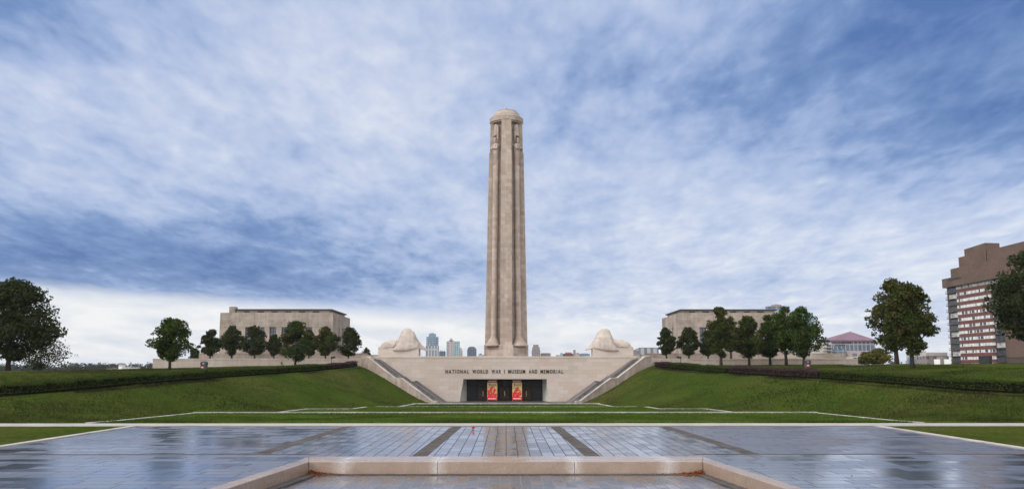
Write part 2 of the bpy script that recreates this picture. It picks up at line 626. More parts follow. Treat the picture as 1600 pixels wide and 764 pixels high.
def terrain(x, Y):
    x = np.asarray(x, dtype=float)
    Y = np.asarray(Y, dtype=float)
    a = np.abs(x)
    B = base_z(Y)
    dt = poly_dist(a, Y, TOE)
    dc = poly_dist(a, Y, CREST)
    inv = inside(a, Y, V_POLY)
    inc = inside(a, Y, C_POLY)
    right = np.clip(x / 20.0, 0, 1)
    cz = interp(Y, [(80, -2.95), (85, -2.75), (105, -1.85), (120, -1.40), (140, -0.92), (162, -0.20), (176, 0.60), (186, 0.9)]) + right * interp(Y, [(80, 0.35), (120, 0.15), (150, 0.0)])
    Ql = interp(a, [(28, 1.25), (37, 1.10), (49, 0.75), (60, 0.3), (74, -0.18), (100, -0.30), (160, -0.4)])
    Qr = interp(a, [(28, 1.25), (37, 1.15), (49, 1.0), (74, 0.95), (120, 0.9), (200, 0.9)])
    Q = Ql * (1 - right) + Qr * right
    t = np.sqrt(sstep(dc / 32.0) * np.clip(dc / 32.0, 0, 1) + 1e-9)
    P = cz * (1 - t) + Q * t
    k = dt / (dt + dc + 1e-6)
    k = 0.55 * k + 0.45 * sstep(k)
    bank = B + (cz - B) * k
    z = np.where(inv, B, np.where(inc, bank, P))
    # the land behind falls away to the city
    far = sstep((np.maximum(Y - 300, 0)) / 200.0)
    side = sstep(np.maximum(a - 150, 0) / 120.0)
    fall = np.maximum(far, side * sstep((Y - 120) / 120.0))
    z = z * (1 - fall) + (-26.0) * fall
    return z


def tz(x, Y):
    return float(terrain(np.array([x]), np.array([Y]))[0])


def yat(py, off=0.0):
    """distance at which the level plaza (raised by off) is met at this height in the photo"""
    return -(PLZ - off) / az(790, py, 1.0)


def line_x(p0, p1):
    """half width against distance for a line on the plaza through two measured points"""
    (xa, ya), (xb, yb) = p0, p1
    Ya_, Yb_ = yat(ya), yat(yb)
    wa, wb = xa / F * Ya_ * 1.0, xb / F * Yb_ * 1.0
    return lambda Y: wb + (wa - wb) * (np.asarray(Y, dtype=float) - Yb_) / (Ya_ - Yb_)


# half spans in photo pixels about the axis
half_w = line_x((560, 663.8), (800, 701.5))
strip_in = line_x((76, 667), (127, 708))
strip_out = line_x((245, 667), (379, 710))


def cheek_back(x, Y):
    """behind the line of the stair cheeks (under the steps)"""
    a = np.abs(x)
    xs = np.interp(Y, [169.5, 178.5], [13.4, 27.6])
    return (Y > 169.5) & (Y < 186) & (a < xs - 0.15) | ((Y > 178.3) & (a < 28.2) & (Y < 200))


YP_T = yat(666.4) + .3


def build_terrain():
    xs = np.concatenate([np.linspace(-6000, -600, 12), np.linspace(-500, -160, 12), np.linspace(-150, -62, 40), np.arange(-60, 60.01, 0.7), np.linspace(62, 150, 40), np.linspace(160, 500, 12), np.linspace(600, 6000, 12)])
    ys = np.concatenate([np.linspace(-400, -30, 10), np.linspace(-20, 60, 20), np.arange(61, 186, 0.75), np.linspace(187, 300, 40), np.linspace(310, 600, 20), np.linspace(700, 9000, 20)])
    X, Y = np.meshgrid(xs, ys)
    Z = terrain(X, Y)
    rs = np.random.RandomState(4)
    bumpy = np.zeros_like(Z)
    for k in range(10):
        a = rs.uniform(0, 2 * math.pi)
        w = rs.uniform(0.12, 0.7)
        bumpy += np.sin((X * math.cos(a) + Y * math.sin(a)) * w + rs.uniform(0, 6)) * 0.022
    bank_mask = (~inside(np.abs(X), Y, V_POLY)).astype(float)
    Z = Z + bumpy * bank_mask * np.clip(poly_dist(np.abs(X), Y, TOE) / 4, 0, 1)
    under = (np.abs(X) < half_w(Y) - 0.8) & (Y < YP_T)
    Z = np.where(under, Z - 1.2, Z)
    Z = np.where(cheek_back(X, Y), -7.5, Z)
    Z = np.where((np.abs(X) < 70) & (Y > 183.5) & (Y < 298), -7.5, Z)
    ny, nx = X.shape
    v = np.stack([X, Y, Z], axis=-1).reshape(-1, 3)
    idx = np.arange(nx * ny).reshape(ny, nx)
    f = np.stack([idx[:-1, :-1], idx[:-1, 1:], idx[1:, 1:], idx[1:, :-1]], axis=-1).reshape(-1, 4)
    me = bpy.data.meshes.new('ground')
    me.from_pydata(v.tolist(), [], f.tolist())
    for p in me.polygons:
        p.use_smooth = True
    me.materials.append(M['grass'])
    o = bpy.data.objects.new('ground', me)
    COL.objects.link(o)
    struct(o, 'green lawn with sloping grass banks and far low land')


build_terrain()

# ------------------------------------------------------------------ plaza, path, kerbs
BY_IN, BY_OUT = yat(720.5, .13), yat(712.3, .13)
BX_IN = 300.5 / F * BY_IN
BX_OUT_N = BX_IN + .6          # basin half widths (inner, outer)
RISE = 0.13


def bz(Y):
    return float(base_z(Y))


def sheet(name, poly, dz, mat, label=None):
    mb = MB()
    mb.add([(x, y, bz(y) + dz) for x, y in poly], [tuple(range(len(poly)))])
    return struct(mb.build(name, mat), label)


def hw(Y):
    return float(half_w(Y))


# the paving panels (the strips between them lie in gaps)
SW = 0.36
YF, YC, YN = yat(666.4), yat(709.6), -20.0
YE = YC + .22


def si(Y):
    return float(strip_in(Y))


def so_(Y):
    return float(strip_out(Y))


panels = [('pave', [(-si(BY_OUT) + SW, BY_OUT), (si(BY_OUT) - SW, BY_OUT), (si(YF) - SW, YF), (-si(YF) + SW, YF)])]
for s in (-1, 1):
    for mt, poly in (
            ('pave', [(-so_(YE) + SW, YE), (-si(YE) - SW, YE), (-si(YF) - SW, YF), (-so_(YF) + SW, YF)]),
            ('pave', [(-BX_OUT_N, BY_OUT), (-si(BY_OUT) - SW, BY_OUT), (-si(YE) - SW, YE), (-BX_OUT_N, YE)]),
            ('pave_side' if s > 0 else 'pave_dry', [(-hw(YE) + .4, YE), (-so_(YE) - SW, YE), (-so_(YF) - SW, YF), (-hw(YF) + .4, YF)]),
            ('pave_side', [(-hw(YN) + .4, YN), (-BX_OUT_N - 0.09 * (BY_IN - YN), YN), (-BX_OUT_N, BY_IN), (-BX_OUT_N, YC - .22), (-hw(YC) + .4, YC - .22)])):
        q = [(x * s, y) for x, y in poly]
        panels.append((mt, q if s > 0 else q[::-1]))
for matn, poly in panels:
    sheet('plaza_paving', poly, 0.008, matn, 'wet slate paving of the plaza')
# brown stone strips between the panels
for s in (-1, 1):
    for fx_, y0 in ((si, BY_OUT), (so_, YE)):
        sheet('paving_strip', [(s * fx_(y0) - SW, y0), (s * fx_(y0) + SW, y0), (s * fx_(YF) + SW, YF), (s * fx_(YF) - SW, YF)], 0.012, 'strip', 'brown stone strip in the paving')
    xo = hw(YC) - 0.4
    x0, x1 = sorted((s * BX_OUT_N, s * xo))
    sheet('paving_strip', [(x0, YC - .22), (x1, YC - .22), (x1, YE), (x0, YE)], 0.012, 'strip', 'brown stone strip in the paving')
    # side kerb of the plaza
    kb = MB()
    ys = [YN, 20, YC, 54, YF + .4]
    for a_, b_ in zip(ys[:-1], ys[1:]):
        pa0, pa1 = s * (hw(a_) - .4), s * (hw(a_) + .1)
        pb0, pb1 = s * (hw(b_) - .4), s * (hw(b_) + .1)
        kb.hexa([(pa0, a_, bz(a_) - .3), (pa1, a_, bz(a_) - .3), (pb1, b_, bz(b_) - .3), (pb0, b_, bz(b_) - .3)],
                [(pa0, a_, bz(a_) + .06), (pa1, a_, bz(a_) + .06), (pb1, b_, bz(b_) + .06), (pb0, b_, bz(b_) + .06)])
    struct(kb.build('kerb', 'kerb'), 'pale stone kerb along the plaza edge')
# dark joint and pale path across
sheet('paving_strip', [(-hw(YF) + .4, YF), (hw(YF) - .4, YF), (hw(YF) - .4, YF + .5), (-hw(YF) + .4, YF + .5)], 0.010, 'strip')
pm = MB()
YP = YF + 4.3
for x0, x1 in [(-200 + 4 * i, -196 + 4 * i - 0.015) for i in range(100)]:
    pm.hexa([(x0, YF + .5, bz(YF) - .3), (x1, YF + .5, bz(YF) - .3), (x1, YP, bz(YP) - .3), (x0, YP, bz(YP) - .3)],
            [(x0, YF + .5, bz(YF) + .05), (x1, YF + .5, bz(YF) + .05), (x1, YP, bz(YP) + .05), (x0, YP, bz(YP) + .05)])
struct(pm.build('path', 'path'), 'pale stone path across the far edge of the plaza')


def kerb_line(pts, w=0.45, h=0.13):
    mb = MB()
    for (x0, y0), (x1, y1) in zip(pts[:-1], pts[1:]):
        n = max(1, int(math.hypot(x1 - x0, y1 - y0) / 6))
        d = Vector((x1 - x0, y1 - y0)).normalized()
        p = Vector((-d.y, d.x)) * w / 2
        for k in range(n):
            a0 = k / n
            a1 = (k + 1) / n
            A = (x0 + (x1 - x0) * a0, y0 + (y1 - y0) * a0)
            Bp = (x0 + (x1 - x0) * a1 - d.x * .012, y0 + (y1 - y0) * a1 - d.y * .012)
            q = [(A[0] - p.x, A[1] - p.y), (A[0] + p.x, A[1] + p.y), (Bp[0] + p.x, Bp[1] + p.y), (Bp[0] - p.x, Bp[1] - p.y)]
            mb.hexa([(x, y, bz(y) - .4) for x, y in q], [(x, y, bz(y) + h) for x, y in q])
    return struct(mb.build('kerb', 'kerb'), 'pale stone edging of a lawn terrace')


for s in (-1, 1):
    kerb_line([(s * 31.4, YP + .2), (s * 33.5, 78), (s * 35.4, 103.6)], 0.5, .12)
    kerb_line([(s * 26.6, 104.4), (s * 27.2, 123.4)], 0.5, .12)
    kerb_line([(s * 21.0, 124.6), (s * 21.2, 138)], 0.5, .12)
    kerb_line([(s * 16.5, 141.5), (s * 16.6, 163)], 0.5, .12)
kerb_line([(-35.6, 104), (35.6, 104)], 0.6, .20)
kerb_line([(-27.4, 124), (-21, 124)], 0.6, .14)
kerb_line([(21, 124), (27.4, 124)], 0.6, .14)
kerb_line([(-21.2, 140), (21.2, 140)], 0.6, .12)
kerb_line([(-16.8, 163.6), (16.8, 163.6)], 1.2, .22)
for poly in ([(-31.2, YP + .03), (31.2, YP + .03), (33.2, 78), (-33.2, 78)], [(-33.2, 78), (33.2, 78), (35.1, 103.7), (-35.1, 103.7)], [(-26.4, 104.4), (26.4, 104.4), (26.9, 123.6), (-26.9, 123.6)],
             [(-20.8, 123.7), (20.8, 123.7), (21.0, 139.6), (-21.0, 139.6)], [(-16.3, 140.4), (16.3, 140.4), (16.4, 162.9), (-16.4, 162.9)]):
    sheet('lawn', poly, 0.05, 'lush', 'bright green mown lawn terrace')
sheet('entrance_apron', [(-16.2, 164.2), (16.2, 164.2), (16.2, 186), (-16.2, 186)], 0.03, 'apron', 'dark paving before the museum doors')

# ------------------------------------------------------------------ grass blades
def grass_blades():
    rg = np.random.default_rng(8)
    n = 900000
    Yq = 66 + (182 - 66) * rg.random(n) ** 1.25
    xq = (rg.random(n) * 2 - 1) * np.minimum(64, Yq * .60)
    a = np.abs(xq)
    keep = ~((a < 13.2) & (Yq > 163)) & ~((a < 34) & (Yq < YP + .1)) & ~cheek_back(xq, Yq) & (Yq > YP + .1)
    # clear of the kerbs
    for yk, xm in ((104, 35.6), (140, 21.2), (163.6, 16.8)):
        keep &= ~((np.abs(Yq - yk) < .6) & (a < xm))
    keep &= ~((np.abs(Yq - 124) < .6) & (a > 21) & (a < 27.4))
    for (xa, ya), (xb, yb) in (((31.4, YP + .2), (33.5, 78)), ((33.5, 78), (35.4, 103.6)), ((26.6, 104.4), (27.2, 123.4)), ((21.0, 124.6), (21.2, 138)), ((16.5, 141.5), (16.6, 163))):
        keep &= poly_dist(a, Yq, [(xa, ya), (xb, yb)]) > .5
    xq, Yq, a = xq[keep], Yq[keep], a[keep]
    # thin the far ones, and clump
    cl_ = np.sin(xq * 1.7 + 3 * np.sin(Yq * .31)) * np.sin(Yq * .9 + 2 * np.sin(xq * .23))
    keep = rg.random(len(xq)) < (0.36 + .10 * cl_) * np.clip(95 / Yq, .35, 1)
    xq, Yq = xq[keep], Yq[keep]
    zq = terrain(xq, Yq)
    n = len(xq)
    inv = inside(np.abs(xq), Yq, V_POLY) & (np.abs(xq) < 36) & (Yq > 66)
    h = rg.uniform(.07, .17, n) * np.where(inv, .8, 1.15)
    w_ = rg.uniform(.025, .055, n)
    th = rg.uniform(0, math.pi, n)
    lean = rg.normal(0, .5, (n, 2)) * h[:, None]
    dx, dy = np.cos(th) * w_, np.sin(th) * w_
    P0 = np.stack([xq - dx, Yq - dy, zq - .02], 1)
    P1 = np.stack([xq + dx, Yq + dy, zq - .02], 1)
    P2 = np.stack([xq + dx * .35 + lean[:, 0], Yq + dy * .35 + lean[:, 1], zq + h], 1)
    P3 = np.stack([xq - dx * .35 + lean[:, 0], Yq - dy * .35 + lean[:, 1], zq + h], 1)
    Q = np.stack([P0, P1, P2, P3], 1)
    Q[inv, :, 2] += .05
    tag(quads_mesh('grass', Q[~inv], 'blade'), 'longer grass on the sloping banks', 'grass', None, 'stuff')
    tag(quads_mesh('grass', Q[inv], 'blade_lush'), 'mown grass on the lawn terraces', 'grass', None, 'stuff')
    print('grass blades', n)


M['blade'] = leaf_mat('grass_blade', (0.026, 0.044, 0.006), (0.054, 0.074, 0.011), (0.085, 0.075, 0.022), 0.55, 0.75, broad=True)
M['blade_lush'] = leaf_mat('grass_blade_lush', (0.036, 0.070, 0.007), (0.070, 0.112, 0.014), (0.10, 0.10, 0.025), 0.6, 0.8, broad=True)
grass_blades()

# ------------------------------------------------------------------ fountain basin
fb = thing('fountain_basin', 'shallow drained stone basin with broad pinkish coping in the foreground', 'basin', (0, BY_IN, bz(BY_IN)))
FLOOR = az(790, 740.3, BY_IN) + PLZ


def cop_box(mb, q, zt, zb, lip=0.05):
    mb.hexa([(x, y, bz(BY_IN) - .0 + zb) for x, y in q], [(x, y, bz(y) + zt) for x, y in q])


xj = [-BX_IN, -2.9, 2.9, BX_IN]
for a_, b_ in zip(xj[:-1], xj[1:]):
    mb = MB()
    g = 0.006
    l0 = a_ + (g if a_ > -BX_IN else 0)
    l1 = b_ - (g if b_ < BX_IN else 0)
    o0 = l0 - (0.5 if a_ == -BX_IN else 0)
    o1 = l1 + (0.5 if b_ == BX_IN else 0)
    cop_box(mb, [(l0, BY_IN), (l1, BY_IN), (o1, BY_OUT), (o0, BY_OUT)], RISE, -0.7)
    mb.build('coping', 'coping', fb, bevel=0.025)
for s in (-1, 1):
    ys = [-20, -6, 2, 10, 18, 24.0, BY_IN]
    for a_, b_ in zip(ys[:-1], ys[1:]):
        mb = MB()
        fl = lambda y: 0.09 * max(0, BY_IN - y)      # the arms open slightly outwards
        b2 = b_ - (0.006 if b_ < BY_IN else 0.0)
        e = 2.4 if b_ == BY_IN else 0.0
        q = [(s * (BX_IN + fl(a_)), a_), (s * (BX_IN + fl(a_) + .6), a_), (s * (BX_IN + fl(b2) + (.5 if e else .6)), b2 + e), (s * (BX_IN + fl(b2)), b2)]
        if e:
            q = [(s * (BX_IN + fl(a_)), a_), (s * (BX_IN + fl(a_) + .6), a_), (s * (BX_IN + .62), BY_IN), (s * (BX_IN + .52), BY_OUT), (s * BX_IN + s * .006, BY_IN)]
            if s < 0:
                q = q[::-1]
            mb.prism([(x, y, bz(BY_IN) - .7) for x, y in q], (0, 0, 0.01))
            n = len(q)
            mb = MB()
            mb.add([(x, y, bz(BY_IN) - .7) for x, y in q] + [(x, y, bz(y) + RISE) for x, y in q],
                   [tuple(range(n)), tuple(range(2 * n - 1, n - 1, -1))] + [(i, i + n, (i + 1) % n + n, (i + 1) % n) for i in range(n)])
        else:
            mb.hexa([(x, y, bz(BY_IN) - .7) for x, y in q], [(x, y, bz(y) + RISE) for x, y in q])
        mb.build('coping', 'coping', fb, bevel=0.025)
mb = MB()
fz = bz(BY_IN) + FLOOR
mb.add([(-BX_IN - 5.2, -20, fz + .15), (BX_IN + 5.2, -20, fz + .15), (BX_IN, BY_IN + .3, fz), (-BX_IN, BY_IN + .3, fz)], [(0, 1, 2, 3)])
mb.build('basin_floor', 'basin', fb)
mb = MB()
mb.hexa([(-BX_IN, BY_IN - .55, fz - .1), (BX_IN, BY_IN - .55, fz - .1), (BX_IN, BY_IN - .02, fz - .1), (-BX_IN, BY_IN - .02, fz - .1)],
        [(-BX_IN, BY_IN - .55, fz + .02), (BX_IN, BY_IN - .55, fz + .02), (BX_IN, BY_IN - .02, fz + .02), (-BX_IN, BY_IN - .02, fz + .02)])
mb.build('drain_strip', 'strip', fb)
for s in (-1, 1):
    mb = MB()
    ys = [-20, BY_IN - .6]
    q = [(s * (BX_IN + 0.09 * (BY_IN - y) - o), y) for y, o in ((ys[0], 0.02), (ys[0], .45), (ys[1], .45), (ys[1], .02))]
    mb.hexa([(x, y, fz - .1) for x, y in q], [(x, y, fz + .05 + .15 * (BY_IN - y) / 52) for x, y in q])
    mb.build('basin_ledge', 'strip', fb)

# leaves blown into the two far corners, and a few strays
rng = np.random.default_rng(11)


def litter(label, cx, cy, rx, ry, n, h, sgn, z0):
    u = rng.exponential(0.45, n)
    w = rng.exponential(0.4, n)
    pos = np.stack([cx + sgn * u * rx, cy - w * ry, z0 + 0.02 + h * np.exp(-(u + w) * 1.6) * rng.uniform(0, 1, n)], axis=1)
    q = leaf_quads(rng, pos, 0.045, None, 1.0)
    o = quads_mesh('leaf_litter', q, 'dead_leaf')
    tag(o, label, 'leaves', 'fallen leaves', 'stuff')


litter('red brown fallen leaves heaped in the left corner of the basin', -BX_IN + .05, BY_IN - .05, 0.75, 0.5, 520, 0.22, 1, fz)
litter('red brown fallen leaves heaped in the right corner of the basin', BX_IN - .05, BY_IN - .05, 0.9, 0.5, 520, 0.20, -1, fz)
rr = random.Random(3)
pos = []
for i in range(70):
    y = rr.uniform(24, 60)
    x = rr.uniform(-.92, .92) * hw(y)
    if abs(x) < 10.5 and y < 41:
        continue
    pos.append((x, y, bz(y) + .03))
tag(quads_mesh('leaf_litter', leaf_quads(rng, np.array(pos), 0.05, None, 3.0), 'dead_leaf'), 'stray leaves on the wet plaza', 'leaves', 'fallen leaves', 'stuff')

# small red flower left standing on the paving
fy = yat(672.5)
fx = ax(740, fy)
fl = thing('flower', 'small red artificial flower standing on the wet paving', 'flower', (fx, fy, bz(fy) + .01))
g0 = bz(fy) + .01
MB().tube([(fx, fy, g0), (fx + .01, fy, g0 + .13)], [.018, .014], 6).build('stem', 'leaf_dark', fl)
MB().lathe(fx, fy, [(.07, g0), (.075, g0 + .012), (.02, g0 + .03)], 14).build('foot', 'bin_dark', fl)
mb = MB()
for k in range(6):
    a = k * math.pi / 3
    c, s = math.cos(a), math.sin(a)
    rs = []
    for t, w_, hgt in ((0.01, .02, .12), (.06, .055, .16), (.105, .06, .22), (.12, .03, .27)):
        rs.append([(fx + c * t - s * w_, fy + s * t + c * w_, g0 + hgt), (fx + c * (t + .012), fy + s * (t + .012), g0 + hgt - .008),
                   (fx + c * t + s * w_, fy + s * t - c * w_, g0 + hgt), (fx + c * (t - .012), fy + s * (t - .012), g0 + hgt + .008)])
    mb.rings(rs)
mb.build('petals', 'red', fl)
MB().lathe(fx, fy, [(.005, g0 + .12), (.045, g0 + .16), (.04, g0 + .21), (.004, g0 + .23)], 10).build('flower_heart', 'black', fl)

# ------------------------------------------------------------------ museum wall with its entrance
WY = 180.0
WT = az(790, 556.3, WY)          # coping of the wall
WB = -6.3
XE = 28.0
t0, t1 = ax(724, WY), ax(854.5, WY)
b0, b1 = ax(718.5, WY), ax(858.5, WY)
OT = az(790, 592, WY)
mw = thing('museum_wall', 'long pale limestone museum wall with bronze lettering and dark entrance', 'wall', (0, WY, bz(WY)))
mb = MB()
T = (0, 2.5, 0)
mb.prism([(-XE, WY, WB), (b0, WY, WB), (t0, WY, OT), (t0, WY, WT - .45), (-XE, WY, WT - .45)], T)
mb.prism([(b1, WY, WB), (XE, WY, WB), (XE, WY, WT - .45), (t1, WY, WT - .45), (t1, WY, OT)], T)
mb.prism([(t0, WY, OT), (t1, WY, OT), (t1, WY, WT - .45), (t0, WY, WT - .45)], T)
mb.build('wall', 'wall', mw)
MB().box(-XE - .05, XE + .05, WY - .06, WY + 2.6, WT - .447, WT).build('coping', 'wall', mw, bevel=.04)
# reveal, soffit
DY = WY + 4.2
i0, i1 = ax(729.5, DY), ax(847.5, DY)
mb = MB()
for s, bb, tt, ii in ((-1, b0, t0, i0), (1, b1, t1, i1)):
    q = [(bb, WY + 2.5 - 2.47, WB), (ii, DY, WB), (ii + s * .5, DY + .3, WB), (bb + s * .8, WY + 2.5, WB)]
    mb = MB()
    mb.add([(bb, WY + .012, WB), (ii, DY, WB), (ii, DY, OT - .02), (tt, WY + .012, OT - .02),
            (bb + s * .4, WY + .012, WB), (ii + s * .4, DY, WB), (ii + s * .4, DY, OT - .02), (tt + s * .4, WY + .012, OT - .02)],
           [(0, 1, 2, 3), (4, 7, 6, 5), (0, 3, 7, 4), (1, 5, 6, 2), (3, 2, 6, 7), (0, 4, 5, 1)])
    j = mb.build('door_jamb', 'jamb', mw)
    # dark call plates on the jamb
    mb = MB()
    for k in ((0.25, 0.95) if s < 0 else (0.35,)):
        yy = WY + .3 + k * 2.2
        xx = bb + (ii - bb) * ((yy - WY) / (DY - WY))
        mb.box(xx - s * .16, xx - s * .02, yy - .12, yy + .12, -3.6, -2.6) if s > 0 else mb.box(xx + .02, xx + .16, yy - .12, yy + .12, -3.9 + k, -2.9 + k)
    mb.build('wall_plate', 'black', j)
MB().box(t0 - .5, t1 + .5, WY + .012, DY + 1.2, OT - .018, OT + .3).build('soffit', 'void', mw)
# doors: seven bronze leaves with glazed panels
MB().box(i0 - .6, i1 + .6, DY + .42, DY + .6, WB, OT - .03).build('door_back', 'dark_glass', mw)
nb = 7
wdt = (i1 - i0) / nb
for k in range(nb):
    x0 = i0 + k * wdt
    d = MB()
    fw = .16
    z0, zt_, zm = bz(WY) + .05, OT - .06, OT - 1.7
    d.box(x0 + .02, x0 + fw, DY + .2, DY + .40, z0, zt_)
    d.box(x0 + wdt - fw, x0 + wdt - .02, DY + .2, DY + .40, z0, zt_)
    d.box(x0 + fw, x0 + wdt - fw, DY + .22, DY + .38, zm, zm + .28)
    d.box(x0 + fw, x0 + wdt - fw, DY + .22, DY + .38, z0, z0 + .3)
    d.box(x0 + fw, x0 + wdt - fw, DY + .22, DY + .38, zt_ - .25, zt_)
    dd = d.build('door', 'bronze', mw)
    if k in (1, 3, 5):
        MB().box(x0 + fw, x0 + wdt - fw, DY + .26, DY + .36, z0 + .3, zm).build('door_panel', 'bronze_door', dd)
        MB().box(x0 + wdt * .5 - .05, x0 + wdt * .5 + .05, DY + .10, DY + .25, -5.2, -4.2).build('handle', 'steel', dd)

# lettering: seven words in bronze, standing just off the stone
WORDS = [('NATIONAL', 48, 340), ('WORLD', 385, 580), ('WAR', 625, 740), ('I', 780, 788), ('MUSEUM', 832, 1045), ('AND', 1090, 1195), ('MEMORIAL', 1235, 1520)]
lz0, lz1 = az(790, 583.0, WY), az(790, 577.2, WY)
for w, a_, b_ in WORDS:
    mb = MB()
    X0, X1 = ax(690 + a_ / 8, WY), ax(690 + b_ / 8, WY)
    n = len(w)
    # natural widths
    glyphs = []
    for ch in w:
        cu = bpy.data.curves.new('glyph', 'FONT')
        cu.body = ch
        cu.extrude = 0.02
        cu.offset = 0.018
        cu.resolution_u = 4
        to = bpy.data.objects.new('glyph', cu)
        COL.objects.link(to)
        dg = bpy.context.evaluated_depsgraph_get()
        dg.update()
        me = bpy.data.meshes.new_from_object(to.evaluated_get(dg))
        vs = np.array([v.co[:] for v in me.vertices])
        fs = [tuple(p.vertices) for p in me.polygons]
        glyphs.append((vs, fs))
        bpy.data.objects.remove(to)
        bpy.data.curves.remove(cu)
        bpy.data.meshes.remove(me)
    ws = [g_[0][:, 0].max() - g_[0][:, 0].min() for g_ in glyphs]
    H = lz1 - lz0
    ks = H / 0.73 * 0.86
    tot = sum(ws) * ks
    gap = (X1 - X0 - tot) / max(1, n - 1) if n > 1 else 0
    sq = 1.0
    if gap < 0.18 and n > 1:
        gap = 0.18
        sq = (X1 - X0 - gap * (n - 1)) / tot
    x = X0
    for (vs, fs), w_ in zip(glyphs, ws):
        zz = (vs[:, 1] - vs[:, 1].min()) / (vs[:, 1].max() - vs[:, 1].min()) * H + lz0
        bold = 1.0
        pts = [((v[0] - vs[:, 0].min()) * ks * sq + x, WY - 0.07 - v[2] * 1.0, z_) for v, z_ in zip(vs, zz)]
        mb.add(pts, fs)
        x += w_ * ks * sq + gap
    mb.build('letter_word', 'bronze', mw)

# banners by the doors
for pxa, pxb, lab in ((761.5, 777.0, 'red poppy banner on a stand left of the middle doors'), (800.5, 815.5, 'red poppy banner on a stand right of the middle doors')):
    by = WY + 1.6
    x0, x1 = ax(pxa, by), ax(pxb, by)
    zt_, z0 = az(790, 593.5, by), az(790, 624.8, by)
    gz = bz(WY) + .03
    bn = thing('banner', lab, 'banner', ((x0 + x1) / 2, by, gz), 'banners at the entrance')
    mb = MB()
    for xx in (x0 + .03, x1 - .03):
        mb.tube([(xx, by + .06, gz), (xx, by + .06, zt_)], [.035, .035], 8)
        mb.box(xx - .06, xx + .06, by - .4, by + .4, gz, gz + .05)
    mb.box(x0, x1, by + .03, by + .09, zt_ - .03, zt_ + .03)
    mb.build('stand', 'steel', bn)
    h = zt_ - z0
    cz_ = zt_ - .12 * h
    rp = random.Random(int(pxa))
    mb = MB().box(x0, x1, by, by + .03, z0, zt_ - .02)
    mb.cur = 1
    xx = x0 + .30
    for wd in (.34, .12, .18, .22, .2, .16):
        mb.box(xx, xx + wd * .8, by - .006, by - .002, z0 + .70 * h, z0 + (.80 if wd < .3 else .84) * h)
        xx += wd + .05
    mb.build('cloth', ['banner_cream', 'banner_ink'], bn)
    mb = MB().box(x0, x1, by - .006, by - .002, cz_, zt_ - .02)
    mb.cur = 1
    xx = x0 + .2
    while xx < x1 - .25:
        wd = rp.uniform(.10, .2)
        mb.box(xx, xx + wd * .8, by - .012, by - .008, cz_ + .035 * h, cz_ + .075 * h)
        xx += wd + .06
    mb.build('top_band', ['banner_maroon', 'white'], bn)
    # poppy field: overlapping flower discs that thin out upwards
    mb = MB()
    w_ = x1 - x0
    mb.box(x0, x1, by - .005, by - .002, z0, z0 + .17 * h)
    k = 0
    for i in range(95):
        r = rp.uniform(.10, .20)
        u = rp.uniform(x0 + r, x1 - r)
        v = z0 + h * (.12 + .46 * rp.random() ** 1.15 * (1.25 - abs((u - x0) / w_ - .5) * 1.1))
        a0 = rp.uniform(0, 6)
        k += 1
        mb.prism([(u + r * (1 + .18 * math.sin(3 * t + a0)) * math.cos(t), by - .006 - k * .0004, v + r * .85 * math.sin(t)) for t in [2 * math.pi * q / 12 for q in range(12)]], (0, .0002, 0))
    mb.cur = 1
    xx = x0 + .2
    while xx < x1 - .25:
        wd = rp.uniform(.10, .2)
        mb.box(xx, xx + wd, by - .060, by - .056, z0 + .055 * h, z0 + .095 * h)
        xx += wd + .06
    mb.build('poppy_print', ['banner_red', 'white'], bn)

# ------------------------------------------------------------------ stairs either side
NS = 24
XT, YT, ZT = 27.2, 178.2, 2.30
XB, YB, ZB = 13.6, 169.7, -6.19


def stair_path():
    """(x, Y, z) of each step's nose from top to bottom, with a landing halfway"""
    total = NS * 2
    lx = 1.3
    dz = (ZT - ZB) / total
    run = (XT - XB - lx) / total
    ryy = (YT - YB - lx * .62) / total
    out = []
    x, y, z = XT, YT, ZT
    for k in range(total):
        if k == NS:
            x -= lx
            y -= lx * .62
        x -= run
        y -= ryy
        z -= dz
        out.append((x, y, z))
    return out


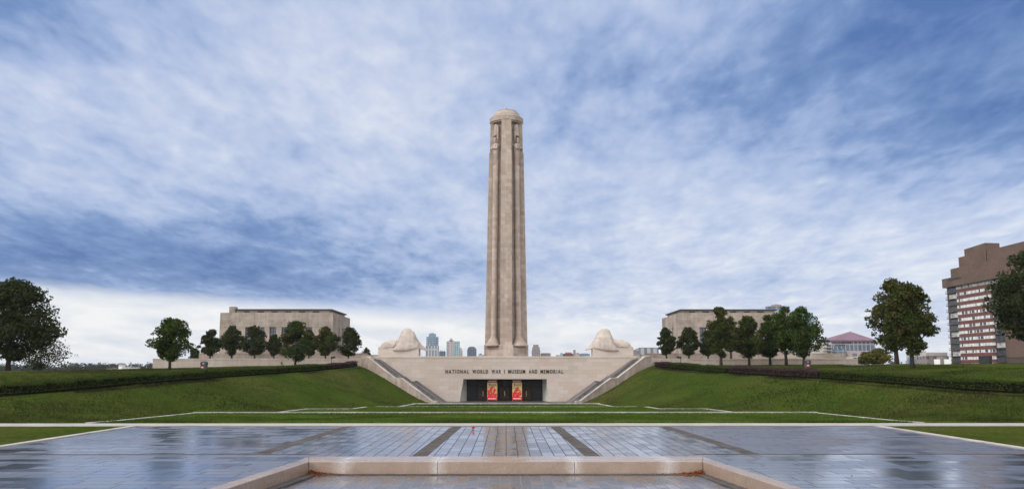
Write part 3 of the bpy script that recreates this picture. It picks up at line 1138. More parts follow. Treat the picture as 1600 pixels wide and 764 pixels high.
SP = stair_path()
SWID = 1.95
for s, lab in ((-1, 'stone stair with sloping cheek wall rising to the left'), (1, 'stone stair with sloping cheek wall rising to the right')):
    st = thing('stair', lab + ' of the museum wall', 'stair', (s * XB, YB, bz(WY)), 'stairs beside the museum entrance')
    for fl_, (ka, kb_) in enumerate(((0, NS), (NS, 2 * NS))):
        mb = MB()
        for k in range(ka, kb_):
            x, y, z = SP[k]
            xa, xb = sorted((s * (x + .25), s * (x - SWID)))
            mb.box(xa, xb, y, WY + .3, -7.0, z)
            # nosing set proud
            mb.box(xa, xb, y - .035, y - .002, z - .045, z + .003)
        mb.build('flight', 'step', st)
    # landing
    x, y, z = SP[NS]
    xp, yp, zp = SP[NS - 1]
    xa, xb = sorted((s * (xp + .1), s * (x - SWID)))
    MB().box(xa, xb, y + .24, WY + .3, -7, zp - .17).build('landing', 'step', st)
    # cheek wall
    line = [(XT + 1.2, YT + .8, ZT + .45), (XT - .1, YT, ZT + .35)]
    xm, ym, zm = SP[NS - 1]
    line += [(xm + .1, ym, zm + .5), (SP[NS][0] + .3, SP[NS][1] + .2, zm + .45), (XB, YB, ZB + .55), (XB - .9, YB - .55, ZB + .5)]
    mb = MB()
    cp = MB()
    nx, ny = 0.53, -0.85       # plan normal towards the lawn
    th = .55
    for (x0, y0, z0), (x1, y1, z1) in zip(line[:-1], line[1:]):
        q0 = [(x0 + .0, y0), (x1 + .0, y1)]
        A = [(s * (x0 - nx * .0), y0), (s * (x0 + nx * th), y0 + ny * th), (s * (x1 + nx * th), y1 + ny * th), (s * x1, y1)]
        zz = [z0, z0, z1, z1]
        mb.hexa([(p[0], p[1], -7.0) for p in A], [(p[0], p[1], z_ - .13) for p, z_ in zip(A, zz)])
        e = .05
        C = [(s * (x0 - nx * e), y0 - ny * e), (s * (x0 + nx * (th + e)), y0 + ny * (th + e)), (s * (x1 + nx * (th + e)), y1 + ny * (th + e)), (s * (x1 - nx * e), y1 - ny * e)]
        cp.hexa([(p[0], p[1], z_ - .127) for p, z_ in zip(C, zz)], [(p[0], p[1], z_) for p, z_ in zip(C, zz)])
    ck = mb.build('cheek_wall', 'cheek', st)
    cp.build('cap', 'kerb', ck)
    # two handrails on the cheek
    for (p0, p1) in (((line[1][0], line[1][1], line[1][2]), (line[2][0], line[2][1], line[2][2])), ((line[3][0], line[3][1], line[3][2]), (line[4][0], line[4][1], line[4][2]))):
        mb = MB()
        P0, P1 = Vector(p0), Vector(p1)
        mb.tube([(s * (P0.x - .25), P0.y + .4, P0.z + .35), (s * (P1.x - .25), P1.y + .4, P1.z + .35)], [.045, .045], 8)
        for k in range(7):
            q = P0.lerp(P1, (k + .3) / 7)
            mb.tube([(s * (q.x - .25), q.y + .4, q.z - .8), (s * (q.x - .25), q.y + .4, q.z + .36)], [.03, .03], 6)
        mb.build('handrail', 'bronze', st)

# ------------------------------------------------------------------ terraces and deck
DZ = 2.15
mb = MB()
mb.box(-70.5, -11, 183.6, 297, -7, DZ)
mb.box(11, 70.5, 183.6, 297, -7, DZ)
mb.box(-10.997, 10.997, 186.5, 297, -7, DZ)
mb.box(-10.997, 10.997, 182.6, 186.497, OT + .4, DZ)
struct(mb.build('deck', 'terrace'), 'stone deck around the tower')
LT = az(400, 560.0, 182.0)
for s, lab in ((-1, 'low pale terrace wall running left from the stair behind the lawn'), (1, 'low pale terrace wall running right from the stair behind the lawn')):
    x0, x1 = sorted((s * 28.3, s * 71.0))
    lw = thing('terrace_wall', lab, 'wall', ((x0 + x1) / 2, 182, 0), 'terrace walls')
    MB().box(x0, x1, 182.0, 183.5, -6, LT - .25).build('wall', 'terrace', lw)
    MB().box(x0 - .05, x1 + .05, 181.94, 183.55, LT - .247, LT).build('coping', 'terrace', lw, bevel=.03)
UT = az(400, 551.6, 212)
for s, lab in ((-1, 'weathered upper terrace wall below the left hall'), (1, 'weathered upper terrace wall below the right hall')):
    xa = 72.0 if s < 0 else 80.0
    x0, x1 = sorted((s * 32.6, s * xa))
    lw = thing('terrace_wall', lab, 'wall', ((x0 + x1) / 2, 212, 0), 'terrace walls')
    MB().box(x0, x1, 212, 213, DZ, UT - .2).build('wall', 'hall', lw)
    MB().box(x0 - .04, x1 + .04, 211.95, 213.05, UT - .197, UT).build('coping', 'hall', lw)
    MB().box(x0 + .1, x1 - .1, 213.1, 270, DZ - .2, UT - .35).build('terrace_fill', 'hall', lw)
    xi = s * 32.6
    MB().box(min(xi, xi - s * 4.4), max(xi, xi - s * 4.4), 205, 206, DZ - .2, UT - .5).build('end_wall', 'hall', lw)

# ------------------------------------------------------------------ the memorial tower
TY = 233.0
tz0 = DZ
top_z = az(790, 169, TY - 1)
tw = thing('memorial_tower', 'very tall fluted limestone memorial tower with four carved guardians near its top', 'tower', (0, TY, tz0))
zb = az(790, 543, TY - 5)       # top of the plinth
z_sh = az(790, 540, TY - 5)


def lerp(a, b, t):
    return a + (b - a) * t


z_cap = az(790, 194, TY)      # under the cap
HT = z_cap


def tt(z):
    return max(0.0, min(1.0, (z - tz0) / (HT - tz0)))


def core_r(z):
    return lerp(3.60, 2.85, tt(z))


def butt_r(z):
    return lerp(5.55, 4.42, tt(z))


# core drum
mb = MB()
zs = [tz0 + (HT + 1.0 - tz0) * k / 12 for k in range(13)]
mb.lathe(0, TY, [(core_r(z), z) for z in zs], 64)
mb.build('shaft', 'tower', tw, smooth=False)
# four buttresses (front, back, sides), with a set-back near the top
z_set = az(790, 236, TY - 4)
for k in range(4):
    a = k * math.pi / 2 - math.pi / 2
    c, s_ = math.cos(a), math.sin(a)
    mb = MB()

    def sec(z, ro, hwid):
        ri = 2.5
        pts = [(ri, -hwid), (ro, -hwid), (ro, hwid), (ri, hwid)]
        return [(c * p[0] - s_ * p[1], TY + s_ * p[0] + c * p[1], z) for p in pts]
    ztop = HT
    w0, w1 = 1.52, 1.34
    drop = .14 if k in (1, 3) else 0.0
    mb.rings([sec(tz0, butt_r(tz0), w0), sec(z_set, butt_r(z_set), lerp(w0, w1, tt(z_set)))])
    mb.rings([sec(z_set + .002, butt_r(z_set) - drop - .06, lerp(w0, w1, tt(z_set)) - .05), sec(ztop, butt_r(ztop) - drop - .06, w1 - .05)])
    mb.build('buttress', 'tower', tw)
def guard_r(z):
    return core_r(z) + .42


# guardians at the diagonals: head, arms folded on a sword hilt, robe running down as a half round shaft, flaring skirt
for k in range(4):
    a = math.pi / 4 + k * math.pi / 2
    c, s_ = math.cos(a), math.sin(a)

    def P(r, t, z):
        return (c * r - s_ * t, TY + s_ * r + c * t, z)

    def gz_(py):
        return az(790, py, TY - 3.4)
    mb = MB()
    z_sk = az(790, 539.5, TY - 3.4)
    n = 16

    def ring(z, rad, dist, squash=1.0, wx=1.0):
        return [P(dist + rad * squash * math.cos(2 * math.pi * i / n), rad * wx * math.sin(2 * math.pi * i / n), z) for i in range(n)]
    zsh = gz_(226)      # shoulders
    rings = []
    zz0 = z_sk - .2
    for z, extra in ((zz0, 1.45), (zz0 + .25, 1.42), (zz0 + .8, .92), (zz0 + 1.5, .46), (zz0 + 2.3, .15), (zz0 + 3.1, 0.02)):
        rings.append(ring(z, .76 + extra, guard_r(z) + .52 + extra * .3))
    for q in range(1, 9):
        z = lerp(zz0 + 3.0, gz_(250), q / 8)
        rings.append(ring(z, lerp(.76, .72, q / 8), guard_r(z) + .52))
    mb.rings(rings)
    gr = mb.build('guardian_robe', 'tower', tw, smooth=True)
    mb = MB()
    rings = []
    for py, rad, wx in ((264, .62, 1.0), (254, .70, 1.0), (244, .73, 1.03), (233, .80, 1.12), (228, .86, 1.2), (225.5, .80, 1.18), (224, .55, 1.0), (223, .34, .9)):
        z = gz_(py)
        rings.append(ring(z, rad, guard_r(z) + .58, 1.0, wx))
    mb.rings(rings)
    # forearms folded across the chest onto the hilt
    zc = gz_(231)
    for sd in (-1, 1):
        mb.tube([P(guard_r(zc) + 1.05, sd * .95, gz_(228)), P(guard_r(zc) + 1.3, sd * .98, gz_(233)), P(guard_r(zc) + 1.58, sd * .15, gz_(231.5))], [.26, .26, .22], 8)
    gb = mb.build('guardian_torso', 'tower', tw, smooth=True)
    mb = MB()
    rings = []
    for py, rad in ((224, .22), (222.5, .34), (220, .42), (217.5, .44), (215.5, .36), (214.2, .14)):
        z = gz_(py)
        rings.append(ring(z, rad, guard_r(z) + .85, 1.05, .85))
    mb.rings(rings)
    mb.build('guardian_head', 'tower', tw, smooth=True)
    # wings / hood folds rising behind the head, leaving a shadowed hollow over it
    mb = MB()
    for sd in (-1, 1):
        mb.tube([P(guard_r(gz_(214)) + .4, sd * .62, gz_(222)), P(guard_r(gz_(208)) + .5, sd * .55, gz_(208)), P(guard_r(gz_(196)) + .4, sd * .5, gz_(196))], [.2, .32, .24], 8)
    z1, z2 = gz_(213), gz_(194)
    mb.rings([ring(z1, .50, guard_r(z1) + .8, .8, 1.05), ring(lerp(z1, z2, .15), .56, guard_r(z1) + .7, .9, 1.1), ring(lerp(z1, z2, .5), .55, guard_r(z2) + .55), ring(z2, .50, guard_r(z2) + .45)])
    mb.build('guardian_hood', 'tower', tw, smooth=True)
    # sword down the front
    mb = MB()
    za, zb_ = gz_(229), gz_(251)
    d_ = 1.48
    mb.box(0, 0, 0, 0, 0, 0) if False else None
    pts = [(guard_r(za) + d_, -.10, za), (guard_r(za) + d_ + .1, 0, za), (guard_r(za) + d_, .10, za), (guard_r(za) + d_ - .2, 0, za)]
    pts2 = [(guard_r(zb_) + 1.3, -.06, zb_), (guard_r(zb_) + 1.4, 0, zb_), (guard_r(zb_) + 1.3, .06, zb_), (guard_r(zb_) + 1.15, 0, zb_)]
    mb.rings([[P(*p) for p in pts], [P(*p) for p in pts2]])
    mb.tube([P(guard_r(za) + d_ + .02, -.35, gz_(234)), P(guard_r(za) + d_ + .02, .35, gz_(234))], [.09, .09], 6)
    mb.build('guardian_sword', 'tower', tw)
# small carved brackets in the flutes below the guardians
for k in range(8):
    mb = MB()
    a = k * math.pi / 4 + (0.38 if k % 2 == 0 else -0.38) - math.pi / 2
    z = az(790, 247, TY - 4)
    r = core_r(z)
    cx, cy = math.cos(a) * (r + .35), TY + math.sin(a) * (r + .35)
    mb.lathe(cx, cy, [(.08, z - .9), (.24, z - .5), (.2, z), (.27, z + .3), (.1, z + .9)], 8)
    mb.build('flute_carving', 'tower', tw, smooth=True)
# plinth: round drum with four square projections
mb = MB()
mb.lathe(0, TY, [(5.35, tz0), (5.35, zb), (5.1, zb + .35), (4.4, z_sh)], 64)
mb.build('plinth', 'tower', tw)
mb = MB()
for k in range(4):
    a = k * math.pi / 2 - math.pi / 2
    c, s_ = math.cos(a), math.sin(a)

    def sec2(z, ro, hwid):
        return [(c * p[0] - s_ * p[1], TY + s_ * p[0] + c * p[1], z) for p in [(2.5, -hwid), (ro, -hwid), (ro, hwid), (2.5, hwid)]]
    mb.rings([sec2(tz0, 5.66, 1.85), sec2(zb + .2, 5.66, 1.85), sec2(zb + .8, 5.58, 1.62)])
mb.build('plinth_block', 'tower', tw)
# cap: cornice ring, sloping crown, top disc, finial
cap_r = 4.42
zc1 = az(790, 184.5, TY - 4.4)
zc2 = top_z
mb = MB()
ZC = az(790, 170.8, TY - 2.6)
mb.lathe(0, TY, [(2.7, HT - .6), (4.1, HT - .3), (4.15, HT + .02), (cap_r, HT + .05), (cap_r, HT + 1.25), (cap_r - .1, HT + 1.35), (cap_r - .28, HT + 1.38), (cap_r - .6, HT + 1.75), (cap_r - 1.0, lerp(HT + 1.7, ZC, .45)), (3.0, ZC - .35), (2.75, ZC - .3), (2.65, ZC + .0), (2.3, ZC + .12), (.2, ZC + .25)], 72)
mb.build('cap', 'tower', tw)
for k in range(0, 16, 4):
    mb = MB()
    a = k * math.pi / 8 - math.pi / 2
    c, s_ = math.cos(a), math.sin(a)
    wd = .75 if k % 4 == 0 else .32
    r0 = cap_r + .05
    q = [(r0 - .6, -wd), (r0 - .0, -wd), (r0 - .0, wd), (r0 - .6, wd)]
    mb.rings([[(c * p[0] - s_ * p[1], TY + s_ * p[0] + c * p[1], HT + .25) for p in q], [(c * p[0] - s_ * p[1], TY + s_ * p[0] + c * p[1], HT + (1.1 if k % 4 == 0 else .8)) for p in q]])
    mb.build('cornice_block', 'tower', tw)
MB().tube([(0, TY, ZC + .1), (0, TY, ZC + 1.1)], [.1, .06], 8).build('finial', 'black', tw)

# ------------------------------------------------------------------ the two halls
HY0, HY1 = 226.0, 251.0
HB = UT - .4
HTOP = az(420, 488.5, HY0)


def hall(s, label):
    xo, xi = s * 71.9, s * 43.6
    x0, x1 = min(xo, xi), max(xo, xi)
    h = thing('memorial_hall', label, 'building', ((x0 + x1) / 2, HY0, HB), 'memorial halls')
    # front wall pierced by a row of tall windows
    wt_ = az(420, 511, HY0)
    wb = az(420, 546, HY0)
    pxs = [(380.5, 391.5), (400, 410.5), (418.7, 429), (437.5, 447.5), (457, 467), (475.5, 486)]
    wins = [(ax(a_, HY0), ax(b_, HY0)) for a_, b_ in pxs]
    if s > 0:
        wins = [(-b_, -a_) for a_, b_ in wins][::-1]
    mb = MB()
    y0, y1 = HY0, HY0 + 1.1
    mb.box(x0, x1, y0, y1, HB, wb)
    mb.box(x0, x1, y0, y1, wt_, HTOP)
    edges = [x0] + [e for w_ in wins for e in w_] + [x1]
    for a_, b_ in zip(edges[0::2], edges[1::2]):
        mb.box(a_, b_, y0, y1, wb, wt_)
    # inner side wall (towards the axis) with two slots
    sx0, sx1 = (x1 - 1.1, x1) if s < 0 else (x0, x0 + 1.1)
    sw = [(HY0 + 8.6, HY0 + 10.4), (HY0 + 13.2, HY0 + 15.0)]
    sz1, sz0 = az(530, 512, HY0 + 10), az(530, 545, HY0 + 10)
    ed = [y1] + [e for w_ in sw for e in w_] + [HY1]
    for a_, b_ in zip(ed[0::2], ed[1::2]):
        mb.box(sx0, sx1, a_, b_, sz0, sz1)
    mb.box(sx0, sx1, y1, HY1, HB, sz0)
    mb.box(sx0, sx1, y1, HY1, sz1, HTOP)
    # outer and back walls
    ox0, ox1 = (x0, x0 + 1.1) if s < 0 else (x1 - 1.1, x1)
    mb.box(ox0, ox1, y1, HY1, HB, HTOP)
    mb.box(x0 + 1.1, x1 - 1.1, HY1 - 1.1, HY1, HB, HTOP)
    mb.build('wall', 'hall', h)
    mb = MB()
    for xa_, xb_ in [(x0 - .03, x1 + .03)]:
        mb.box(xa_, xb_, HY0 - .05, HY0 - .003, wt_ + .02, wt_ + .22)
    mb.build('string_course', 'hall', h)
    for a_, b_ in wins:
        f_ = MB()
        f_.box(a_, a_ + .12, HY0 + .5, HY0 + .7, wb, wt_)
        f_.box(b_ - .12, b_, HY0 + .5, HY0 + .7, wb, wt_)
        f_.box((a_ + b_) / 2 - .04, (a_ + b_) / 2 + .04, HY0 + .52, HY0 + .68, wb, wt_)
        for q in range(1, 5):
            zq = wb + (wt_ - wb) * q / 5
            f_.box(a_ + .12, b_ - .12, HY0 + .54, HY0 + .66, zq - .04, zq + .04)
        win = f_.build('window', 'bronze', h)
        MB().box(a_, b_, HY0 + .60, HY0 + .64, wb, wt_).build('pane', 'hall_glass', win)
    for a_, b_ in sw:
        f_ = MB()
        xa_ = sx1 - .5 if s < 0 else sx0 + .5
        f_.box(xa_ - .06, xa_ + .06, a_, a_ + .12, sz0, sz1)
        f_.box(xa_ - .06, xa_ + .06, b_ - .12, b_, sz0, sz1)
        win = f_.build('window', 'bronze', h)
        MB().box(xa_ - .02, xa_ + .02, a_, b_, sz0, sz1).build('pane', 'dark_glass', win)
    # flat deck behind the parapet
    MB().box(x0 + 1.1, x1 - 1.1, HY0 + 1.1, HY1 - 1.1, HTOP - 1.2, HTOP - .6).build('roof_deck', 'roof', h)
    # attic with louvre slots and a thin overhanging dark roof
    r0, r1 = (x0 + 3.6, x1 - 1.0) if s < 0 else (x0 + 1.0, x1 - 3.6)
    yy0, yy1 = HY0 + 1.6, HY1 - 3
    za = az(440, 484.6, yy0)
    at_ = MB()
    at_.box(r0, r1, yy0, yy1, HTOP - .8, za)
    a_o = at_.build('attic', 'hall', h)
    for q in range(6):
        mb = MB()
        xc = r0 + (r1 - r0) * (q + .75) / 6.8
        mb.box(xc - .8, xc + .8, yy0 - .03, yy0 - .004, za - .55, za - .25)
        mb.build('louvre', 'bin_dark', a_o)
    mb = MB()
    mb.box(r0 - .5, r1 + .5, yy0 - .5, yy1 + .5, za, za + .28)
    mb.build('roof', 'roof', h)
    if s < 0:
        xa_, xb_ = ax(355.5, HY0 + 3), ax(365.5, HY0 + 3)
        MB().box(xa_, xb_, HY0 + 2.2, HY0 + 4, HTOP - .8, az(360, 479.3, HY0 + 3)).build('chimney', 'hall', h)
    return h


hall(-1, 'weathered flat roofed limestone hall left of the tower with a square chimney')
hall(1, 'weathered flat roofed limestone hall right of the tower half hidden by trees')


# ------------------------------------------------------------------ sphinxes
def sphinx(s, label):
    """s=-1: the left one, its veiled face towards the tower"""
    cx = ax(592, 200) if s < 0 else ax(988.5, 200)
    cy = 200.0
    d = 1 if s < 0 else -1
    o = thing('sphinx_statue', label, 'statue', (cx, cy, DZ), 'stone sphinxes on the deck')

    k = 1.0

    def W(x, y, z):
        return (cx + d * x * k, cy + y, DZ + z * k)
    zoff = az(600, 556.5, 200) - DZ
    mb = MB()
    mb.hexa([W(0, -2.0, -.2), W(8.95, -2.0, -.2), W(8.95, 2.0, -.2), W(0, 2.0, -.2)], [W(0, -2.0, 1.95 + zoff), W(8.95, -2.0, 1.95 + zoff), W(8.95, 2.0, 1.95 + zoff), W(0, 2.0, 1.95 + zoff)])
    mb.build('base_block', 'sphinx', o, bevel=.08)

    def loft(st, name, mat, p_side):
        n = 15
        rings = []
        xs_ = np.array([q[0] for q in st])
        xx_ = np.sort(np.concatenate([xs_, (xs_[1:] + xs_[:-1]) / 2, xs_[:1] + .04, xs_[-1:] - .04]))
        st = [tuple([x] + [float(np.interp(x, xs_, [q[j] for q in st])) for j in (1, 2, 3)]) for x in xx_]
        for x, zt_, zh, w_ in st:
            ring = []
            for i in range(n):
                t = math.pi * i / (n - 1)
                cx_ = math.cos(t)
                sn = math.sin(t)
                e1, e2 = p_side
                y = w_ * math.copysign(abs(cx_) ** e1, cx_)
                z = zh + (zt_ - zh) * sn ** e2
                ring.append(W(x, y, z + zoff))
            for i in range(1, n - 1):
                q = 1 - 2 * i / (n - 1)
                ring.append(W(x, -w_ * .94 * q, zh - .02 + zoff))
            rings.append(ring)
        m_ = MB()
        m_.rings(rings)
        ob = m_.build(name, mat, o, smooth=True)
        sb = ob.modifiers.new('subsurf', 'SUBSURF')
        sb.levels = sb.render_levels = 1
        return ob
    body = [(0.02, 1.98, 1.8, 1.7), (.25, 2.25, 1.8, 1.85), (1.0, 2.75, 1.8, 1.95), (1.6, 3.3, 1.8, 1.95), (2.1, 3.66, 1.8, 1.9), (3.1, 3.74, 1.8, 1.85), (4.2, 3.84, 1.8, 1.8), (5.2, 4.0, 1.8, 1.75), (6.5, 4.0, 1.8, 1.7)]
    loft(body, 'body', 'sphinx', (0.8, 0.75))
    # haunch
    mb = MB()
    rg = []
    for q in range(9):
        t = math.pi * q / 8
        rg.append([W(1.75 - 1.35 * math.cos(t), 1.92 * sd + .0, 0) for sd in (1,)])
    for sd in (-1, 1):
        hnc = MB()
        rings = []
        for q in range(7):
            f = q / 6
            rad = math.sqrt(max(0.02, 1 - f * f))
            rings.append([W(1.75 + 1.25 * rad * math.cos(2 * math.pi * i / 16), sd * (1.55 + .55 * f), 1.75 + zoff + max(.0, 1.15 * rad * math.sin(2 * math.pi * i / 16) + .35)) for i in range(16)])
        hnc.rings(rings)
        hnc.build('haunch', 'sphinx', o, smooth=True)
    wing = [(3.3, 2.0, 1.22, 2.3), (3.6, 2.8, 1.18, 2.55), (4.1, 3.75, 1.15, 2.65), (4.5, 4.5, 1.14, 2.68), (4.8, 5.35, 1.14, 2.68), (5.05, 5.8, 1.15, 2.66), (5.5, 6.1, 1.16, 2.64), (6.1, 6.22, 1.18, 2.6), (6.8, 6.1, 1.26, 2.55), (7.1, 5.72, 1.32, 2.5), (7.55, 5.55, 1.42, 2.46), (7.85, 5.05, 1.5, 2.42), (8.25, 4.1, 1.62, 2.3), (8.85, 3.25, 1.66, 2.15), (8.97, 3.10, 1.66, 1.72), (9.5, 2.45, 1.5, 1.6), (10.15, 1.9, 1.3, .9), (10.45, 1.55, 1.2, .35)]
    # flared veil: concave sides
    loft(wing, 'veiling_wings', 'sphinx_wing', (1.5, 0.95))
    hd = MB()
    rg = []
    for q in range(9):
        t = -math.pi / 2 + math.pi * q / 8
        rg.append([W(6.05 + 1.25 * math.cos(t) * math.cos(a_), .95 * math.cos(t) * math.sin(a_), 5.05 + zoff + 1.08 * math.sin(t)) for a_ in [2 * math.pi * i / 18 for i in range(18)]])
    hd.rings(rg)
    hd.build('veiled_head', 'sphinx', o, smooth=True)
    mb = MB()
    for q in range(3):
        mb.tube([W(2.0 + .5 * q, -2.02, 1.99 + zoff + .0), W(3.2 + .2 * q, -2.15, 2.1 + zoff + .25 * q), W(3.9 + .15 * q, -2.1, 2.6 + zoff + .45 * q)], [.06, .12, .05], 6)
    mb.build('tail', 'sphinx', o, smooth=True)
    # railing bars of the hollow beneath the beak
    return o


sphinx(-1, 'veiled stone sphinx on the left of the tower facing right')
sphinx(1, 'veiled stone sphinx on the right of the tower facing left')


# ------------------------------------------------------------------ trees
def tree(label, x, Y, z, h, w, clear, mat, seed, leaves, group=None, top=None, leaf=.17, name='tree', cy=None, sparse=1.0, lean=0.0, round_=1.0, dense=1.5):
    """clear: bare trunk fraction; crown of leaf clumps on limbs"""
    rng = np.random.default_rng(seed)
    rr = random.Random(seed)
    top = top or rr.uniform(.55, .70)
    round_ = round_ * rr.uniform(1.0, 1.5)
    t = thing(name, label, 'tree', (x, Y, z), group)
    tb = MB()
    tr = .022 * h + .04
    zc0 = z + h * clear
    ch = h * (1 - clear)
    sway = [(x + lean * f * h + rr.uniform(-.02, .02) * w, Y + rr.uniform(-.02, .02) * w, z - .25 + (h * .92 + .25) * f) for f in (0, .12, .3, .5, .7, .88, 1)]
    sway[0] = (x, Y, z - .25)
    sway[1] = (x, Y, sway[1][2])
    tb.tube(sway, [tr * 1.35, tr, tr * .85, tr * .62, tr * .4, tr * .22, .02], 8)

    def rad(f):
        """crown radius at height fraction f"""
        f = min(max(f, 0.0), 1.0)
        a = (f / (1 - top) if f < 1 - top else 1 - (f - (1 - top)) / top)
        return w / 2 * (max(a, 0.0) ** (.46 * round_ + .0)) * (1 if f < 1 - top else 1.0)
    cl = []
    nb = int(64 * sparse)
    for i in range(nb):
        f = rr.random() ** .92
        a = rr.uniform(0, 2 * math.pi)
        r_ = rad(f) * (rr.random() ** .42) * rr.uniform(.86, 1.05)
        f2 = f + rr.uniform(-.03, .03)
        cl.append((x + lean * h * .6 + math.cos(a) * r_, Y + math.sin(a) * r_, zc0 + ch * min(max(f2, .03), .97), rr.uniform(.075, .15) * w * (.75 + .4 * rad(f) / (w / 2))))
    for i in range(int(20 * sparse)):       # small sprigs that break the outline
        f = rr.uniform(.05, 1.0)
        a = rr.uniform(0, 2 * math.pi)
        r_ = rad(min(f, .97)) * rr.uniform(.98, 1.14)
        cl.append((x + lean * h * .6 + math.cos(a) * r_, Y + math.sin(a) * r_, zc0 + ch * min(f * 1.02, 1.0), rr.uniform(.035, .06) * w))
    # limbs reach to a third of the clumps
    for i, c in enumerate(cl):
        if i % 3 == 0 and i < nb:
            f = max(.08, min(.8, (c[2] - z) / h - .18))
            s0 = (x + lean * h * f, Y, z + h * max(clear * .92, f))
            mid = (lerp(s0[0], c[0], .5), lerp(s0[1], c[1], .5), lerp(s0[2], c[2], .42))
            tb.tube([s0, mid, c[:3]], [tr * .34, tr * .2, .012], 5)
    tb.build('trunk', 'bark', t, smooth=True)
    for i in range(int(9 * sparse)):
        f = rr.uniform(.1, .85)
        a = rr.uniform(0, 6.28)
        r_ = rad(f) * rr.uniform(0, .55)
        cl.append((x + lean * h * .6 + math.cos(a) * r_, Y + math.sin(a) * r_, zc0 + ch * f, .2 * w))
    leaves = int(leaves * dense)
    vol = np.array([c[3] ** 2 for c in cl])
    cnt = np.maximum(6, (leaves * vol / vol.sum()).astype(int))
    P_, O_ = [], []
    for c, n in zip(cl, cnt):
        g = rng.normal(size=(n, 3))
        g /= np.linalg.norm(g, axis=1)[:, None]
        rr_ = c[3] * rng.uniform(0, 1, n) ** .42
        p = np.array(c[:3]) + g * rr_[:, None] * np.array([1.12, 1.12, .82])
        P_.append(p)
        O_.append(g)
    pos = np.concatenate(P_)
    out = np.concatenate(O_)
    pos[:, 2] = np.maximum(pos[:, 2], zc0 - .35)
    q = leaf_quads(rng, pos, leaf * 1.2, out, .35)
    quads_mesh('crown', q, mat, t, (x, Y, z))
    return t


def tree_px(label, px, py_top, py_base, pw, Y, mat, seed, leaves, clear=.2, group=None, zg=None, **kw):
    x = ax(px, Y)
    z = zg if zg is not None else tz(x, Y)
    h = az(px, py_top, Y) - z
    w = pw / F * Y
    return tree(label, x, Y, z, h, w, clear, mat, seed, leaves, group, **kw)


G1 = 'young trees on the lawn'
G2 = 'small trees along the terrace'
tree_px('large dark broad tree at the far left edge of the lawn', 12, 442, 580, 152, 140, 'leaf_dark', 1, 11000, .15, None, leaf=.24)
tree_px('thin leaved wispy tree just right of the large left edge tree', 62, 522, 578, 100, 168, 'leaf_dark', 2, 3000, .12, None, sparse=1.0, leaf=.17, dense=1.2)
tree_px('rounded green tree in front of the left end of the terrace wall', 265, 498, 578, 66, 149, 'leaf', 3, 6500, .2, G1)
tree_px('green tree with an orange tinge before the windows of the left hall', 461, 504, 571, 54, 174, 'leaf_orange', 4, 5500, .13, G1)
D = DZ
for i, (px, yt, pw, lab, mt) in enumerate([
        (327, 515, 36, 'sparse small tree left of the left hall behind the terrace wall', 'leaf_dark'),
        (361, 510, 38, 'small dark tree before the left end of the left hall', 'leaf_dark'),
        (397, 509, 42, 'small dark round tree before the first hall windows from the left', 'leaf_dark'),
        (427, 522, 26, 'low reddish dark tree between two round trees at the left hall', 'leaf_dark'),
        (482, 516, 30, 'small dark tree half hidden behind the orange tinged tree', 'leaf_dark'),
        (508, 511, 42, 'small olive round tree before the right corner of the left hall', 'leaf_autumn'),
        (544, 513, 42, 'small dark tree just right of the left hall near the stair top', 'leaf_dark')]):
    tree_px(lab, px, yt, 559, pw, 204, mt, 20 + i, 3600, .17, G2, zg=D, leaf=.2, sparse=.62 if i == 0 else .9)
for i, (px, yt, pw, lab, mt) in enumerate([
        (1042, 512, 33, 'small dark tree at the left corner of the right hall', 'leaf_dark'),
        (1077, 512, 35, 'small dark round tree second from the left at the right hall', 'leaf_dark'),
        (1107, 517, 30, 'small dark tree half hidden behind the tall olive tree', 'leaf_dark'),
        (1143, 495, 34, 'reddish tinged tree standing behind the tall olive tree', 'leaf_autumn')]):
    tree_px(lab, px, yt, 559, pw, 204, mt, 40 + i, 3600, .17, G2, zg=D, leaf=.2)
for i, (px, yt, pw, lab, mt, Y) in enumerate([
        (1127, 481, 50, 'tall narrow olive tree before the left windows of the right hall', 'leaf_autumn', 172),
        (1171, 496, 54, 'olive tree with thin top in the middle of the right hall', 'leaf_autumn', 174),
        (1204, 494, 50, 'green tree third in the row on the right lawn', 'leaf', 177),
        (1229, 481, 56, 'tall green tree under the round hotel top', 'leaf', 174),
        (1257, 482, 66, 'broad green tree ending the row beside the litter bin', 'leaf', 171)]):
    tree_px(lab, px, yt, 570, pw, Y, mt, 60 + i, 5600, .17, G1, leaf=.19)
tree_px('large olive tree on the right lawn, the nearer of two close trunks', 1426, 444, 576, 82, 132, 'leaf_autumn', 80, 7800, .17, G1, leaf=.2, top=.5)
tree_px('large olive tree on the right lawn, the farther of two close trunks', 1402, 436, 570, 84, 158, 'leaf_autumn', 81, 7800, .16, G1, leaf=.22, top=.62)
tree_px('large dark tree cut off by the right edge of the photo', 1618, 396, 580, 138, 132, 'leaf_dark', 82, 10000, .2, G1, leaf=.23)
tree_px('low yellowish tree right of the end of the right terrace wall', 1372, 546, 572, 44, 230, 'leaf_yellow', 83, 2200, .12, None, leaf=.26)
tree_px('low olive tree beside the purple roofed building', 1352, 551, 572, 22, 240, 'leaf_yellow', 84, 1500, .12, None, leaf=.26)
tree_px('distant dark tree behind the terrace left of the left hall', 304, 545, 575, 34, 330, 'leaf_dark', 85, 2200, .06, None, zg=-3.5, leaf=.35)
tree_px('distant dark tree between the left hall and the left sphinx', 571, 543, 575, 22, 330, 'leaf_dark', 86, 1600, .06, None, zg=-3.5, leaf=.35)


